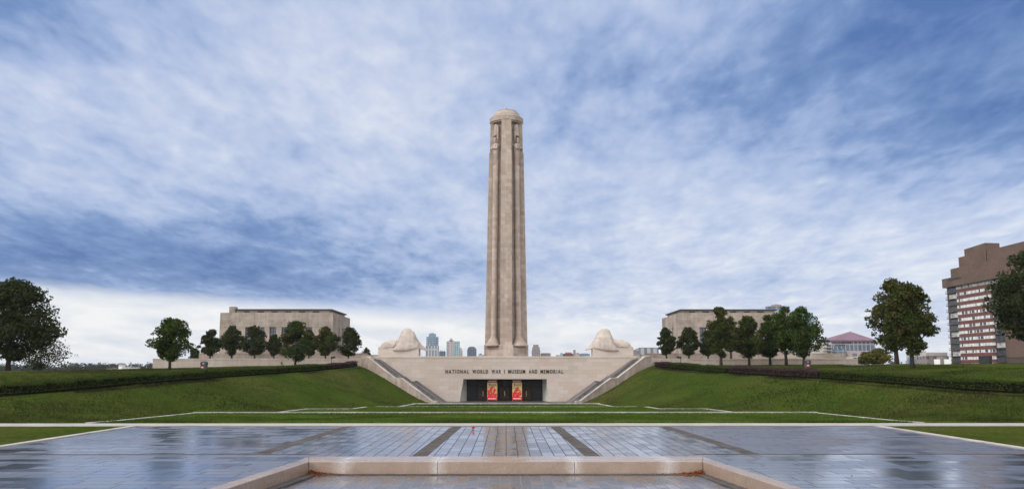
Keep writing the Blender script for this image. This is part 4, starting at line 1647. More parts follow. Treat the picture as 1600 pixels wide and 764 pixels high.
# ------------------------------------------------------------------ hedges
def hedge(label, pts, mat, seed, hgt=1.15, wid=1.7, dens=170):
    rng = np.random.default_rng(seed)
    # resample
    P_ = [Vector(p) for p in pts]
    seg = []
    for a_, b_ in zip(P_[:-1], P_[1:]):
        n = max(1, int((b_ - a_).length / 1.5))
        seg += [a_.lerp(b_, k / n) for k in range(n)]
    seg.append(P_[-1])
    z0 = tz(seg[0].x, seg[0].y)
    o = thing('hedge', label, 'hedge', (seg[0].x, seg[0].y, z0), 'hedges along the bank tops')
    core = MB()
    rings = []
    pos, out = [], []
    for i, p in enumerate(seg):
        d = (seg[min(i + 1, len(seg) - 1)] - seg[max(i - 1, 0)]).normalized()
        nrm = Vector((-d.y, d.x))
        z = tz(p.x, p.y)
        hh = hgt * rng.uniform(.86, 1.08)
        w_ = wid * rng.uniform(.93, 1.06) / 2
        sec = [(-w_ * .85, -.25), (-w_, hh * .5), (-w_ * .8, hh * .9), (0, hh * .95), (w_ * .8, hh * .9), (w_, hh * .5), (w_ * .85, -.25)]
        rings.append([(p.x + nrm.x * u * .86, p.y + nrm.y * u * .86, z + v * .88) for u, v in sec])
        if i < len(seg) - 1:
            ln = (seg[i + 1] - p).length
            n = int(ln * (hh * 2 + w_ * 2) * dens)
            for k in range(n):
                f = rng.uniform(0, ln)
                per = rng.uniform(0, hh * 2 + w_ * 2)
                if (per < hh or per > hh + 2 * w_) and rng.random() < .66:
                    continue
                if per < hh:
                    u, v, ou = -w_ * (1 - .15 * (per / hh) ** 2), per, (-1, 0)
                elif per < hh + 2 * w_:
                    u, v, ou = -w_ + (per - hh), hh * (1 - .10 * abs((per - hh) / w_ - 1) ** 3), (0, 1)
                else:
                    q = per - hh - 2 * w_
                    u, v, ou = w_ * (1 - .15 * (q / hh) ** 2), q, (1, 0)
                jit = rng.normal(0, .07, 3)
                pp = p + d * f
                zz = z + (tz_fast(pp.x, pp.y) - z if False else 0)
                pos.append((pp.x + nrm.x * u + jit[0], pp.y + nrm.y * u + jit[1], f / ln, v + jit[2], i))
                out.append((nrm.x * ou[0], nrm.y * ou[0], ou[1]))
    zs_ = np.array([tz(p.x, p.y) for p in seg])
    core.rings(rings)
    core.build('hedge_stem_shade', 'hedge_shade_core', o)
    pa = np.array(pos)
    ii = pa[:, 4].astype(int)
    zc = zs_[ii] * (1 - pa[:, 2]) + zs_[np.minimum(ii + 1, len(zs_) - 1)] * pa[:, 2]
    xyz = np.stack([pa[:, 0], pa[:, 1], zc + np.maximum(pa[:, 3], .32)], axis=1)
    q = leaf_quads(rng, xyz, .085, np.array(out), .2)
    quads_mesh('foliage', q, mat, o, (seg[0].x, seg[0].y, z0))
    # bare mulch strip at the foot
    return o


def crest_pts(s, ya, yb):
    ys = [y for x, y in CREST[2:-1] if min(ya, yb) < y < max(ya, yb)]
    ys = sorted([ya, yb] + ys)
    cx = [p for p in CREST[1:]]
    xs = np.interp(ys, [p[1] for p in cx], [p[0] for p in cx])
    return [(s * (x + .9), y) for x, y in zip(xs, ys)]


far_pts = [(-64, 86.4), (-54, 86.6), (-49.5, 88)]
hedge('long clipped green hedge along the top of the left bank', far_pts + crest_pts(-1, 91, 165), 'hedge_green', 91)
hedge('short purple hedge at the stair end of the left bank', crest_pts(-1, 165.6, 177.2), 'hedge_purple', 92, .95)
hedge('short purple hedge at the stair end of the right bank', crest_pts(1, 171.5, 177.2), 'hedge_purple', 93, .95)
hedge('short green hedge between two purple hedges on the right bank', crest_pts(1, 150.5, 171), 'hedge_green', 94, 1.1)
hedge('long purple brown hedge in the middle of the right bank', crest_pts(1, 121.5, 150), 'hedge_purple', 95)
hedge('long clipped green hedge running to the right edge on the right bank', [(64, 86.4), (54, 86.6), (49.5, 88)] + crest_pts(1, 91, 121), 'hedge_green', 96)
for s in (-1, 1):
    pts = [(s * 64, 85.2), (s * 52, 85.4), (s * 48, 87)] + [(x - s * .9 + (0), y) for x, y in crest_pts(s, 91, 177.2)]
    mb = MB()
    for (x0, y0), (x1, y1) in zip(pts[:-1], pts[1:]):
        n = max(1, int(math.hypot(x1 - x0, y1 - y0) / 1.0))
        for k in range(n):
            A = (lerp(x0, x1, k / n), lerp(y0, y1, k / n))
            Bq = (lerp(x0, x1, (k + 1) / n), lerp(y0, y1, (k + 1) / n))
            d = Vector((x1 - x0, y1 - y0)).normalized()
            nn = Vector((-d.y, d.x)) * .95
            q = [(A[0] - nn.x, A[1] - nn.y), (Bq[0] - nn.x, Bq[1] - nn.y), (Bq[0] + nn.x, Bq[1] + nn.y), (A[0] + nn.x, A[1] + nn.y)]
            mb.add([(x, y, tz(x, y) + .07) for x, y in q], [(0, 1, 2, 3)])
    struct(mb.build('shaded_mulch_bed', 'mulch'), 'mulch strip at the foot of the hedge, darkened for its shade')

# path on the right lawn
mb = MB()
pp = [(ax(1318, 182), 180.5), (ax(1345, 160), 166), (ax(1372, 150), 158), (ax(1400, 152), 156), (ax(1480, 165), 164)]
pv = []
for (x0, y0), (x1, y1) in zip(pp[:-1], pp[1:]):
    for k in range(6):
        pv.append((lerp(x0, x1, k / 6), lerp(y0, y1, k / 6)))
for a_, b_ in zip(pv[:-1], pv[1:]):
    d = Vector((b_[0] - a_[0], b_[1] - a_[1])).normalized()
    nn = Vector((-d.y, d.x)) * 1.1
    q = [(a_[0] - nn.x, a_[1] - nn.y), (b_[0] - nn.x, b_[1] - nn.y), (b_[0] + nn.x, b_[1] + nn.y), (a_[0] + nn.x, a_[1] + nn.y)]
    mb.add([(x, y, tz(x, y) + .10) for x, y in q], [(0, 1, 2, 3)])
struct(mb.build('footpath', 'path'), 'curving grey footpath on the right lawn')


# ------------------------------------------------------------------ litter bins, floodlights
def bin_(px, Y, label, red):
    x = ax(px, Y)
    z = tz(x, Y)
    o = thing('litter_bin', label, 'bin', (x, Y, z), 'litter bins on the lawn')
    r = .50

    def ring(rad, zz):
        out = []
        for i in range(28):
            a = 2 * math.pi * i / 28
            c, s_ = math.cos(a), math.sin(a)
            out.append((x + rad * math.copysign(abs(c) ** .6, c), Y + rad * math.copysign(abs(s_) ** .6, s_), z + zz))
        return out
    mb = MB()
    mb.rings([ring(.42, -.05), ring(.46, .08), ring(.52, .2), ring(.52, .95), ring(.55, 1.0), ring(.55, 1.06), ring(.47, 1.07)])
    mb.build('body', 'bin', o)
    # hood: four posts and a domed lid, openings between
    mb = MB()
    mb.rings([ring(.40, 1.065), ring(.40, 1.35)])
    mb.build('opening', 'bin_dark', o)
    mb = MB()
    for sx in (-1, 1):
        for sy in (-1, 1):
            mb.box(x + sx * .40 - .09, x + sx * .40 + .09, Y + sy * .40 - .09, Y + sy * .40 + .09, z + 1.06, z + 1.37)
    mb.rings([ring(.53, 1.34), ring(.52, 1.42), ring(.44, 1.52), ring(.25, 1.58), ring(.03, 1.59)])
    mb.build('hood', 'bin', o)
    mb = MB()
    mb.box(x - .30, x + .12, Y - .56, Y - .525, z + .42, z + .72)
    pl = mb.build('sign_plate', 'red', o)
    MB().box(x - .24, x + .06, Y - .575, Y - .563, z + .52, z + .63).build('sign_mark', 'white', pl)
    MB().box(x - .16, x + .16, Y - .43, Y - .405, z + 1.1, z + 1.3).build('flap', 'steel', o)


bin_(318.5, 149.5, 'dark litter bin with domed hood behind the hedge on the left lawn', True)
bin_(1262, 153.5, 'dark litter bin with domed hood behind the hedge on the right lawn', True)


def flood(px, Y, label, d):
    x = ax(px, Y)
    z = tz(x, Y)
    o = thing('floodlight', label, 'floodlight', (x, Y, z), 'floodlights by the hedges')
    MB().tube([(x, Y, z - .1), (x, Y, z + 1.55)], [.06, .06], 8).build('post', 'black', o)
    mb = MB()
    mb.hexa([(x - .12 * d, Y - .22, z + 1.5), (x + .75 * d, Y - .22, z + 1.62), (x + .75 * d, Y + .22, z + 1.62), (x - .12 * d, Y + .22, z + 1.5)],
            [(x - .12 * d, Y - .22, z + 1.9), (x + .75 * d, Y - .22, z + 2.05), (x + .75 * d, Y + .22, z + 2.05), (x - .12 * d, Y + .22, z + 1.9)])
    mb.build('lamp_head', 'black', o, bevel=.03)


flood(517.5, 177, 'black floodlight on a post behind the left hedge', 1)
flood(1064, 177, 'black floodlight on a post behind the right hedge', -1)
x_, y_ = ax(440, 174), 174
o = thing('lawn_marker', 'small dark marker post on the left lawn before the terrace wall', 'post', (x_, y_, tz(x_, y_)))
z_ = tz(x_, y_)
MB().tube([(x_, y_, z_ - .1), (x_, y_, z_ + .9)], [.06, .05], 8).build('post', 'bin_dark', o)
MB().box(x_ - .2, x_ + .2, y_ - .09, y_ - .04, z_ + .45, z_ + .9).build('plate', 'bin', o)


# ------------------------------------------------------------------ the city beyond
def m_facade(*a):
    return facade(*a)


GROUND = -26.0
M['f_teal'] = facade('teal_facade', (0.30, 0.38, 0.40), (0.10, 0.23, 0.24), 3.2, 3.6, .45)
M['f_blue'] = facade('blue_facade', (0.20, 0.27, 0.33), (0.075, 0.14, 0.21), 2.6, 3.6, .35)
M['f_pale'] = facade('pale_facade', (0.34, 0.33, 0.33), (0.10, 0.13, 0.17), 5.0, 60.0, 1.4)
M['f_dark'] = facade('dark_facade', (0.11, 0.12, 0.16), (0.04, 0.05, 0.085), 2.6, 60.0, .35)
M['f_brown'] = facade('brown_facade', (0.20, 0.17, 0.165), (0.10, 0.09, 0.10), 3.4, 3.8, 1.0)
M['f_pink'] = facade('pink_facade', (0.38, 0.31, 0.30), (0.13, 0.14, 0.17), 5.0, 4.0, 1.3)
M['f_glass'] = facade('glass_facade', (0.30, 0.29, 0.31), (0.10, 0.125, 0.165), 2.2, 3.6, .25)
M['purple'] = plain('purple_roof', (0.145, 0.075, 0.110), 0.6, 0, .12, .2)
M['brick'] = stone('brown_brick', (0.128, 0.086, 0.068), 1.2, 0.5, 0.10, 0.25, 0.08, 0.12)
M['brick_red'] = plain('red_panel', (0.125, 0.042, 0.035), 0.85, 0, .15, .6)
M['win_light'] = plain('curtained_window', (0.52, 0.53, 0.50), 0.35, 0, .45, .45)
M['win_dark'] = plain('window_glass', (0.05, 0.065, 0.075), 0.2, 0, .5, .6)
M['concrete'] = plain('pale_concrete', (0.42, 0.39, 0.37), 0.8, 0, .12, .3)


def block(mb, pa, pb, py, Y, depth, zb_=GROUND):
    x0, x1 = ax(pa, Y), ax(pb, Y)
    mb.box(x0, x1, Y, Y + depth, zb_, az((pa + pb) / 2, py, Y))
    return mb


def bldg(name, label, pxm, Y, cat='building', group='towers of the city skyline'):
    return thing(name, label, cat, (ax(pxm, Y), Y, GROUND), group)


Y = 1500
# stepped blue glass tower
b = bldg('office_tower', 'tall stepped blue glass tower right of the left sphinx', 675, Y)
block(MB(), 664.6, 684.0, 540, Y - 4, 24).build('lower_wall', 'f_pale', b)
block(MB(), 665.6, 683.4, 526, Y, 18).build('wall', 'f_blue', b)
block(MB(), 669.2, 679.8, 521.5, Y + 2, 13).build('upper_wall', 'f_blue', b)
block(MB(), 671.5, 677.5, 520.2, Y + 4, 9).build('roof', 'f_blue', b)
mb = MB()
for q in range(5):
    px = 666.5 + q * 3.9
    block(mb, px, px + .9, 536 if q % 2 else 527, Y - 1.2, 3)
mb.build('fin', 'f_pale', b)
# small dark block with roof plant
b = bldg('office_tower', 'low dark block between the blue and the teal towers', 690, 1400)
block(MB(), 686, 695, 548.8, 1400, 16).build('wall', 'f_dark', b)
mb = MB()
block(mb, 687.5, 689, 547.4, 1402, 4)
block(mb, 690, 692, 548.0, 1402, 4)
block(mb, 693.2, 694.2, 547.6, 1402, 3)
mb.build('roof_plant', 'f_dark', b)
# teal tower with gabled crown and round window
b = bldg('office_tower', 'teal glass tower with a pointed gable', 707, Y)
block(MB(), 697.2, 717.2, 533.0, Y, 20).build('wall', 'f_teal', b)
x0, x1, xm = ax(700.3, Y), ax(708.6, Y), ax(704.4, Y)
zt_ = az(704, 533, Y)
mb = MB()
mb.prism([(x0, Y - .8, GROUND), (x1, Y - .8, GROUND), (x1, Y - .8, zt_), (xm, Y - .8, az(704, 527.8, Y)), (x0, Y - .8, zt_)], (0, 14, 0))
gb = mb.build('gable', 'f_pink', b)
mb = MB()
zr = az(704, 532.7, Y)
mb.prism([(xm + 1.5 * math.cos(t), Y - 1.1, zr + 1.5 * math.sin(t)) for t in [2 * math.pi * q / 16 for q in range(16)]], (0, .25, 0))
mb.build('round_window', 'win_dark', gb)
b = bldg('office_tower', 'narrow pinkish tower against the right side of the teal tower', 720, 1560)
mb = MB()
Yq = 1560
block(mb, 716.5, 721.8, 546.5, Yq, 14)
block(mb, 718.0, 720.6, 543.2, Yq + 2, 9)
mb.build('wall', 'f_pink', b)
# dark domed block
b = bldg('office_tower', 'dark rounded top tower left of the memorial tower', 736, 1450)
Yq = 1450
x0, x1 = ax(729.8, Yq), ax(744.0, Yq)
mb = MB()
zz = lambda py: az(736, py, Yq)
mb.prism([(x0, Yq, GROUND), (x1, Yq, GROUND), (x1, Yq, zz(546)), (lerp(x0, x1, .9), Yq, zz(543.2)), (lerp(x0, x1, .78), Yq, zz(541.8)), (lerp(x0, x1, .22), Yq, zz(541.8)), (lerp(x0, x1, .08), Yq, zz(543.6)), (x0, Yq, zz(546.5))], (0, 16, 0))
mb.build('wall', 'f_dark', b)
MB().box(lerp(x0, x1, .25), lerp(x0, x1, .75), Yq + 2, Yq + 12, zz(542.2), zz(541.0)).build('roof', 'concrete', b)
b = bldg('office_tower', 'tiny domed roof at the foot of the memorial tower', 750, 1600)
Yq = 1600
block(MB(), 747.2, 756, 553.6, Yq, 14).build('wall', 'f_pink', b)
MB().lathe(ax(750.5, Yq), Yq + 6, [(2.6, az(750, 554, Yq)), (2.5, az(750, 552.9, Yq)), (1.7, az(750, 552.0, Yq)), (.3, az(750, 551.6, Yq))], 16).build('dome', 'f_dark', b)
# right of the tower
b = bldg('office_tower', 'stepped brown brick tower just right of the memorial tower', 838, 1350)
Yq = 1350
mb = MB()
block(mb, 831.2, 844.2, 547.0, Yq, 13)
block(mb, 832.0, 843.4, 542.0, Yq + .6, 11)
block(mb, 833.4, 841.8, 538.4, Yq + 1.2, 9)
mb.build('wall', 'f_brown', b)
b = bldg('office_building', 'long low brown block right of the stepped brown tower', 852, 1360)
block(MB(), 845.4, 860.6, 551.6, 1360, 16).build('wall', 'f_brown', b)
block(MB(), 847.5, 859.0, 551.2, 1364, 8).build('roof', 'concrete', b)
for i, (pa, pb, py, mt, lab, extra) in enumerate([
        (869.5, 877.5, 554.0, 'f_pink', 'low pale block with a small green roof in the right skyline', (875.6, 879.5, 551.0)),
        (879.8, 896.2, 552.2, 'brick_red', 'low reddish block in the right skyline', (883.5, 893.5, 550.2)),
        (896.4, 905.2, 550.6, 'f_pink', 'pale block with a square chimney in the right skyline', (896.4, 899.8, 546.4)),
        (905.6, 922, 552.4, 'f_blue', 'long low blue glass block by the right sphinx', (908, 919, 551.9))]):
    b = bldg('office_building', lab, (pa + pb) / 2, 1300 + i * 15)
    block(MB(), pa, pb, py, 1300 + i * 15, 14).build('wall', mt, b)
    block(MB(), extra[0], extra[1], extra[2], 1304 + i * 15, 7).build('roof', 'f_brown' if i != 0 else 'f_teal', b)
for i, (pa, pb, py, mt, lab, extra) in enumerate([
        (989, 998, 547.4, 'f_brown', 'low brown block between the right sphinx and the right hall', (990, 994, 546.4)),
        (998.5, 1030, 543.6, 'f_pale', 'wide pale flat block left of the right hall', (1000, 1027, 542.9))]):
    b = bldg('office_building', lab, (pa + pb) / 2, 700 + i * 15)
    block(MB(), pa, pb, py, 700 + i * 15, 18).build('wall', mt, b)
    block(MB(), extra[0], extra[1], extra[2], 706 + i * 15, 7).build('roof', 'roof', b)
# hotel with a round rooftop restaurant, and the teal slab beside it
Yq = 640
b = bldg('hotel_tower', 'grey hotel tower topped by a round rooftop restaurant', 1223, Yq, group=None)
cx, cy = ax(1223, Yq), Yq + 9
block(MB(), 1211, 1235, 487.5, Yq, 18).build('wall', 'f_pale', b)
zz = lambda py: az(1223, py, Yq)
MB().lathe(cx, cy, [(6.4, zz(488)), (7.4, zz(484.5)), (7.4, zz(484.1))], 40).build('rooftop_base', 'concrete', b)
MB().lathe(cx, cy, [(7.25, zz(484.2)), (7.25, zz(479.8))], 40).build('rooftop_glazing', 'f_blue', b)
MB().lathe(cx, cy, [(7.7, zz(479.9)), (7.7, zz(477.6)), (3.6, zz(476.6)), (3.6, zz(475.0)), (1.4, zz(474.8)), (1.4, zz(474.0))], 40).build('roof', 'f_brown', b)
b = bldg('office_tower', 'teal glass slab behind the broad tree beside the hotel tower', 1263, 660, group=None)
block(MB(), 1249, 1266, 485, 662, 18).build('wall', 'f_teal', b)
block(MB(), 1257.5, 1274.5, 488.2, 655, 18).build('front_wall', 'f_teal', b)
block(MB(), 1250, 1264, 484, 666, 9).build('roof', 'concrete', b)
# purple roofed building
Yq = 480
b = bldg('office_building', 'glass building with a purple pyramid roof right of the lawn trees', 1332, Yq, group=None)
x0, x1 = ax(1300.5, Yq), ax(1372, Yq)
ze = az(1330, 533.5, Yq)
xk = lerp(x0, x1, .5)
MB().box(x0 + .6, x1 - .6, Yq + .6, Yq + 24, GROUND, ze).build('wall', 'f_glass', b)
mb = MB()
za = az(1331, 517.8, Yq + 9)
mb.box(x0, x1, Yq, Yq + 24.6, ze, ze + .8)
q = [(x0, Yq, ze + .8), (x1, Yq, ze + .8), (x1, Yq + 24.6, ze + .8), (x0, Yq + 24.6, ze + .8)]
mb.add(q + [(ax(1331.5, Yq + 9), Yq + 9, za)], [(0, 1, 4), (1, 2, 4), (2, 3, 4), (3, 0, 4), (3, 2, 1, 0)])
mb.build('roof', 'purple', b)
mb = MB()
mb.box(lerp(x0, x1, .33), lerp(x0, x1, .60), Yq - 3.0, Yq + .5, GROUND, az(1330, 549, Yq))
mb.box(lerp(x0, x1, .60), x1 + 1, Yq - 5.0, Yq + .5, GROUND, az(1330, 552, Yq))
mb.build('porch', 'f_pink', b)
mb = MB()
mb.box(x0 + 1.5, lerp(x0, x1, .28), Yq - .5, Yq + .5, GROUND, az(1330, 545, Yq))
mb.build('bay', 'f_blue', b)
mb = MB()
mb.box(lerp(x0, x1, .10), lerp(x0, x1, .32), Yq + .45, Yq + .55, az(1330, 540, Yq), az(1330, 538, Yq))
mb.box(x0 + .8, lerp(x0, x1, .2), Yq + .45, Yq + .55, ze - 1.0, ze - .1)
mb.box(lerp(x0, x1, .22), lerp(x0, x1, .45), Yq + .45, Yq + .55, ze - 1.0, ze - .1)
mb.build('window', 'win_dark', b)
# white balconied flats
Yq = 470
b = bldg('apartment_building', 'low white flats with dark balconies left of the purple roof', 1290, Yq, group=None)
block(MB(), 1278, 1301, 535, Yq, 14).build('wall', 'concrete', b)
for q in range(4):
    zq = az(1290, 540 + q * 5, Yq)
    mb = MB()
    mb.box(ax(1293.5, Yq), ax(1300, Yq), Yq - .1, Yq - .02, zq - .6, zq + .6)
    mb.build('window', 'win_dark', b)
    mb = MB()
    mb.box(ax(1287, Yq), ax(1300.5, Yq), Yq - 1.6, Yq - .12, zq - .95, zq - .65)
    mb.build('balcony', 'concrete', b)
# low white building at the end of the right terrace wall
Yq = 260
b = bldg('pavilion', 'low white building with dark square windows at the end of the right terrace wall', 1340, Yq, group=None)
x0, x1 = ax(1333.5, Yq), ax(1347, Yq)
zb2, zt2 = -3.0, az(1340, 557, Yq)
MB().box(x0, x1, Yq, Yq + 5, zb2, zt2).build('wall', 'concrete', b)
mb = MB()
for u in (.08, .55):
    for py in (560.5, 567.0):
        zq = az(1340, py, Yq)
        mb = MB()
        mb.box(lerp(x0, x1, u), lerp(x0, x1, u + .36), Yq - .06, Yq - .01, zq - .40, zq + .40)
        mb.build('window', 'win_dark', b)
# low blocks between the right hand tree and the brick tower
for i, (pa, pb, py, mt, lab) in enumerate([
        (1431.5, 1449, 548.5, 'concrete', 'white block right of the twin trunked tree'),
        (1434, 1450, 557.5, 'f_blue', 'low blue glass block before the white block'),
        (1449, 1482, 551.0, 'concrete', 'long pale roofed block beside the brick tower'),
        (1450, 1484, 556.5, 'f_brown', 'long low brown block beside the brick tower')]):
    Yq = 520 - i * 25
    b = bldg('office_building', lab, (pa + pb) / 2, Yq, group=None)
    block(MB(), pa, pb, py, Yq, 12).build('wall', mt, b)
    block(MB(), pa + 1, pb - 1, py - .6, Yq + 3, 6).build('roof', 'roof' if i % 2 else 'concrete', b)
Yq = 380
b = bldg('gate_house', 'pair of low white walls with a grey pier before the brick tower', 1472, Yq, group=None)
for pa, pb, py, mt, nm in ((1465.5, 1470, 561, 'white', 'wall'), (1470.3, 1476, 556.5, 'f_brown', 'pier'), (1476.2, 1487, 561, 'white', 'wall')):
    block(MB(), pa, pb, py, Yq, 3, -6).build(nm, mt, b)

# ------------------------------------------------------------------ brick apartment tower at the right
BX = 226.5
bt = thing('apartment_tower', 'tall brown brick apartment tower with red and white window bands', 'building', (BX, 420, -12))
Ya, Yb = 455.0, 416.0          # the banded bay runs along Y, seen edge-on from the left
ztop = az(1484, 449.5, Ya)     # under the brown parapet
zlow = 0.2
MB().box(BX + .5, BX + 42, 360, Ya + 4, -12, ztop + .01).build('core_wall', 'brick', bt)
NFL = 13
fh = (ztop - zlow) / NFL
for k in range(NFL):
    z0 = zlow + k * fh
    mb = MB()
    mb.box(BX, BX + .499, Yb, Ya - 6.5, z0, z0 + fh * .52)
    sp = mb.build('spandrel', 'brick_red', bt)
    mb = MB().box(BX + .22, BX + .49, Yb, Ya - 6.5, z0 + fh * .52 + .003, z0 + fh - .003)
    n = 10
    mb.cur = 1
    for q in range(n + 1):
        yq = Yb + (Ya - 6.5 - Yb) * q / n
        mb.box(BX + .1, BX + .24, yq - .14, yq + .14, z0 + fh * .52 + .004, z0 + fh - .004)
    mb.cur = 2
    rq = random.Random(100 + k)
    for q in range(n):
        if rq.random() < .4:
            y0_ = Yb + (Ya - 6.5 - Yb) * (q + .1) / n
            y1_ = Yb + (Ya - 6.5 - Yb) * (q + rq.choice((.5, .9))) / n
            mb.box(BX + .17, BX + .217, y0_, y1_, z0 + fh * .56, z0 + fh - .1)
    mb.build('window_band', ['win_light', 'white', 'win_dark'], bt)
    # corner balconies at each end of the bay
    for ya_, yb_ in ((Ya - 6.3, Ya + 2.2), (Yb - 8.0, Yb - .2)):
        bl = MB().box(BX - 1.3, BX + .48, ya_, yb_, z0 + fh * .02, z0 + fh * .12).build('balcony', 'brick', bt)
        mb = MB()
        n2 = 14
        for q in range(n2 + 1):
            yq = ya_ + (yb_ - ya_) * q / n2
            mb.box(BX - 1.28, BX - 1.24, yq - .03, yq + .03, z0 + fh * .12, z0 + fh * .42)
        mb.box(BX - 1.30, BX - 1.22, ya_, yb_, z0 + fh * .42, z0 + fh * .46)
        mb.build('railing', 'black', bl)
        MB().box(BX + .40, BX + .47, ya_ + .4, yb_ - .4, z0 + fh * .14, z0 + fh * .9).build('balcony_door', 'win_dark' if (k + int(ya_)) % 3 else 'win_light', bt)
# brown parapet and stepped penthouses
zp1 = az(1477.5, 436, Ya + 2)
MB().box(BX - 2.0, BX + 42, 360, Ya + 3.5, ztop + .02, zp1).build('parapet', 'brick', bt)
MB().box(BX - 2.05, BX - 2.003, Ya - 16, Ya - 2.5, zp1 - 1.5, zp1 - .6).build('slot', 'bin_dark', bt)
z1 = az(1492, 421, Ya - 1)
z2 = az(1506, 402.5, Ya - 6)
z3 = az(1553, 378.5, Yb + 4)
xs1 = ax(1492.5, Ya)
xs2 = ax(1506.5, Ya - 4)
xs3 = ax(1518, Ya - 8)
MB().box(xs1, BX + 42, 365, Ya - 2, zp1 - .3, z1).build('penthouse', 'brick', bt)
MB().box(xs2, BX + 42, 370, Ya - 6, z1 - .3, z2).build('penthouse', 'brick', bt)
xm3 = ax(1553.5, Yb + 6)
MB().hexa([(xs3, Ya - 9, z1 + .3), (xm3, Yb + 6, z1 + .3), (xm3 + 7.5, Yb + 7, z1 + .3), (xs3 + 8, Ya - 8, z1 + .3)],
          [(xs3, Ya - 9, z3), (xm3, Yb + 6, z3), (xm3 + 7.5, Yb + 7, z3), (xs3 + 8, Ya - 8, z3)]).build('penthouse', 'brick', bt)
MB().box(xm3 + 5.0, BX + 42, 375, Yb + 9, z1 + .2, az(1590, 386, Yb)).build('penthouse', 'brick', bt)
mb = MB()
for py0, py1, p0, p1, Yq in ((416, 421, 1535, 1543, 424), (424, 430, 1535.5, 1543.5, 424)):
    mb.box(xs2 - .08, xs2 - .01, 420, 427, az(1540, py1, 424), az(1540, py0, 424))
mb.box(xm3 + 4.9, xm3 + 4.97, 408, 416, az(1575, 408, 410), az(1575, 403, 410))
mb.box(xm3 + 4.9, xm3 + 4.97, 396, 403, az(1590, 402, 400), az(1590, 397, 400))
mb.build('window', 'win_light', bt)
MB().box(BX - .9, BX + .2, 420.0, 430.0, -5, az(1545, 556, 424)).build('shaded_entrance', 'bin_dark', bt)  # black block stands in for the shade of the entrance opening
# iron railing fence and wall before the tower's foot
Yq = 330
x0, x1 = ax(1572, Yq), ax(1640, Yq)
fz0, fz1 = az(1590, 568.5, Yq), az(1590, 558, Yq)
o = thing('railing_fence', 'dark iron railing fence at the foot of the brick tower', 'fence', (x0, Yq, fz0))
mb = MB()
nn = 46
for q in range(nn + 1):
    xx = lerp(x0, x1, q / nn)
    mb.box(xx - .05, xx + .05, Yq - .05, Yq + .05, fz0 - 3, fz1)
mb.box(x0, x1, Yq - .1, Yq - .06, fz1 - .3, fz1)
mb.box(x0, x1, Yq - .1, Yq - .06, fz0 + .1, fz0 + .4)
mb.build('bars', 'black', o)

# ------------------------------------------------------------------ far woods and houses at the left horizon
rng = np.random.default_rng(77)


def wood(label, pa, pb, Y, pytop, seed, mat='wood', nclump=220, depth=120, jag=2.2):
    rg = np.random.default_rng(seed)
    P_, O_ = [], []
    for i in range(nclump):
        yy = Y + rg.uniform(0, depth)
        px = rg.uniform(pa, pb)
        x = ax(px, yy)
        zt_ = az(px, pytop + rg.uniform(-jag, jag) * .6, yy)
        nlev = 4
        for lv in range(nlev):
            zc_ = zt_ - rg.uniform(0, 1) * (zt_ - GROUND) * .7
            n = 70
            g = rg.normal(size=(n, 3))
            g /= np.linalg.norm(g, axis=1)[:, None]
            r_ = (3.2 + rg.uniform(0, 3)) * rg.uniform(.3, 1, n) ** .4
            P_.append(np.array([x, yy, zc_ - 3]) + g * r_[:, None])
            O_.append(g)
    q = leaf_quads(rg, np.concatenate(P_), 1.1, np.concatenate(O_), .4)
    o = quads_mesh('distant_woods', q, mat)
    tag(o, label, 'woods', None, 'stuff')


wood('dark distant woods on the left horizon', -60, 262, 900, 569.0, 5, nclump=320)
wood('thin line of distant woods beyond the right lawn', 1355, 1640, 560, 567, 6, nclump=120)
for i, (pa, pb, py, lab) in enumerate([(196, 203, 573.5, 'white house with a wide front in the far left woods'), (205, 213, 574.5, 'pale long house beside the white house in the far woods'), (166, 178, 576.0, 'reddish roofed house low in the far left woods'), (185, 190, 569.2, 'small pale house high in the far left woods')]):
    Yq = 800
    b = thing('house', lab, 'house', (ax((pa + pb) / 2, Yq), Yq, -14), 'far houses in the woods')
    x0, x1 = ax(pa, Yq), ax(pb, Yq)
    zt_ = az(200, py, Yq)
    MB().box(x0, x1, Yq, Yq + 8, -26, zt_).build('wall', 'white' if i != 2 else 'f_pink', b)
    mb = MB()
    mb.prism([(x0 - .4, Yq - .4, zt_ + .01), (x1 + .4, Yq - .4, zt_ + .01), (lerp(x0, x1, .7), Yq - .4, zt_ + 1.2), (lerp(x0, x1, .3), Yq - .4, zt_ + 1.2)], (0, 8.8, 0))
    mb.build('roof', 'brick' if i == 2 else 'f_brown', b)
    mb = MB()
    for u in (.15, .45, .75):
        mb.box(lerp(x0, x1, u), lerp(x0, x1, u + .13), Yq - .06, Yq - .01, zt_ - 1.7, zt_ - .5)
    mb.build('window', 'win_dark', b)

# ------------------------------------------------------------------ haze
hm = bpy.data.materials.new('thin_haze')
hm.use_nodes = True
hn = hm.node_tree
hn.nodes.remove(hn.nodes['Principled BSDF'])
pv_ = hn.nodes.new('ShaderNodeVolumePrincipled')
pv_.inputs['Color'].default_value = (0.86, 0.91, 1.0, 1)
pv_.inputs['Density'].default_value = 0.00005
pv_.inputs['Anisotropy'].default_value = 0.2
L(hn, pv_.outputs[0], hn.nodes['Material Output'].inputs['Volume'])
M['haze'] = hm
tag(MB().box(-6300, 6300, -500, 9300, -30, 90).build('haze', 'haze'), 'thin pale haze over the city', None, None, 'stuff')

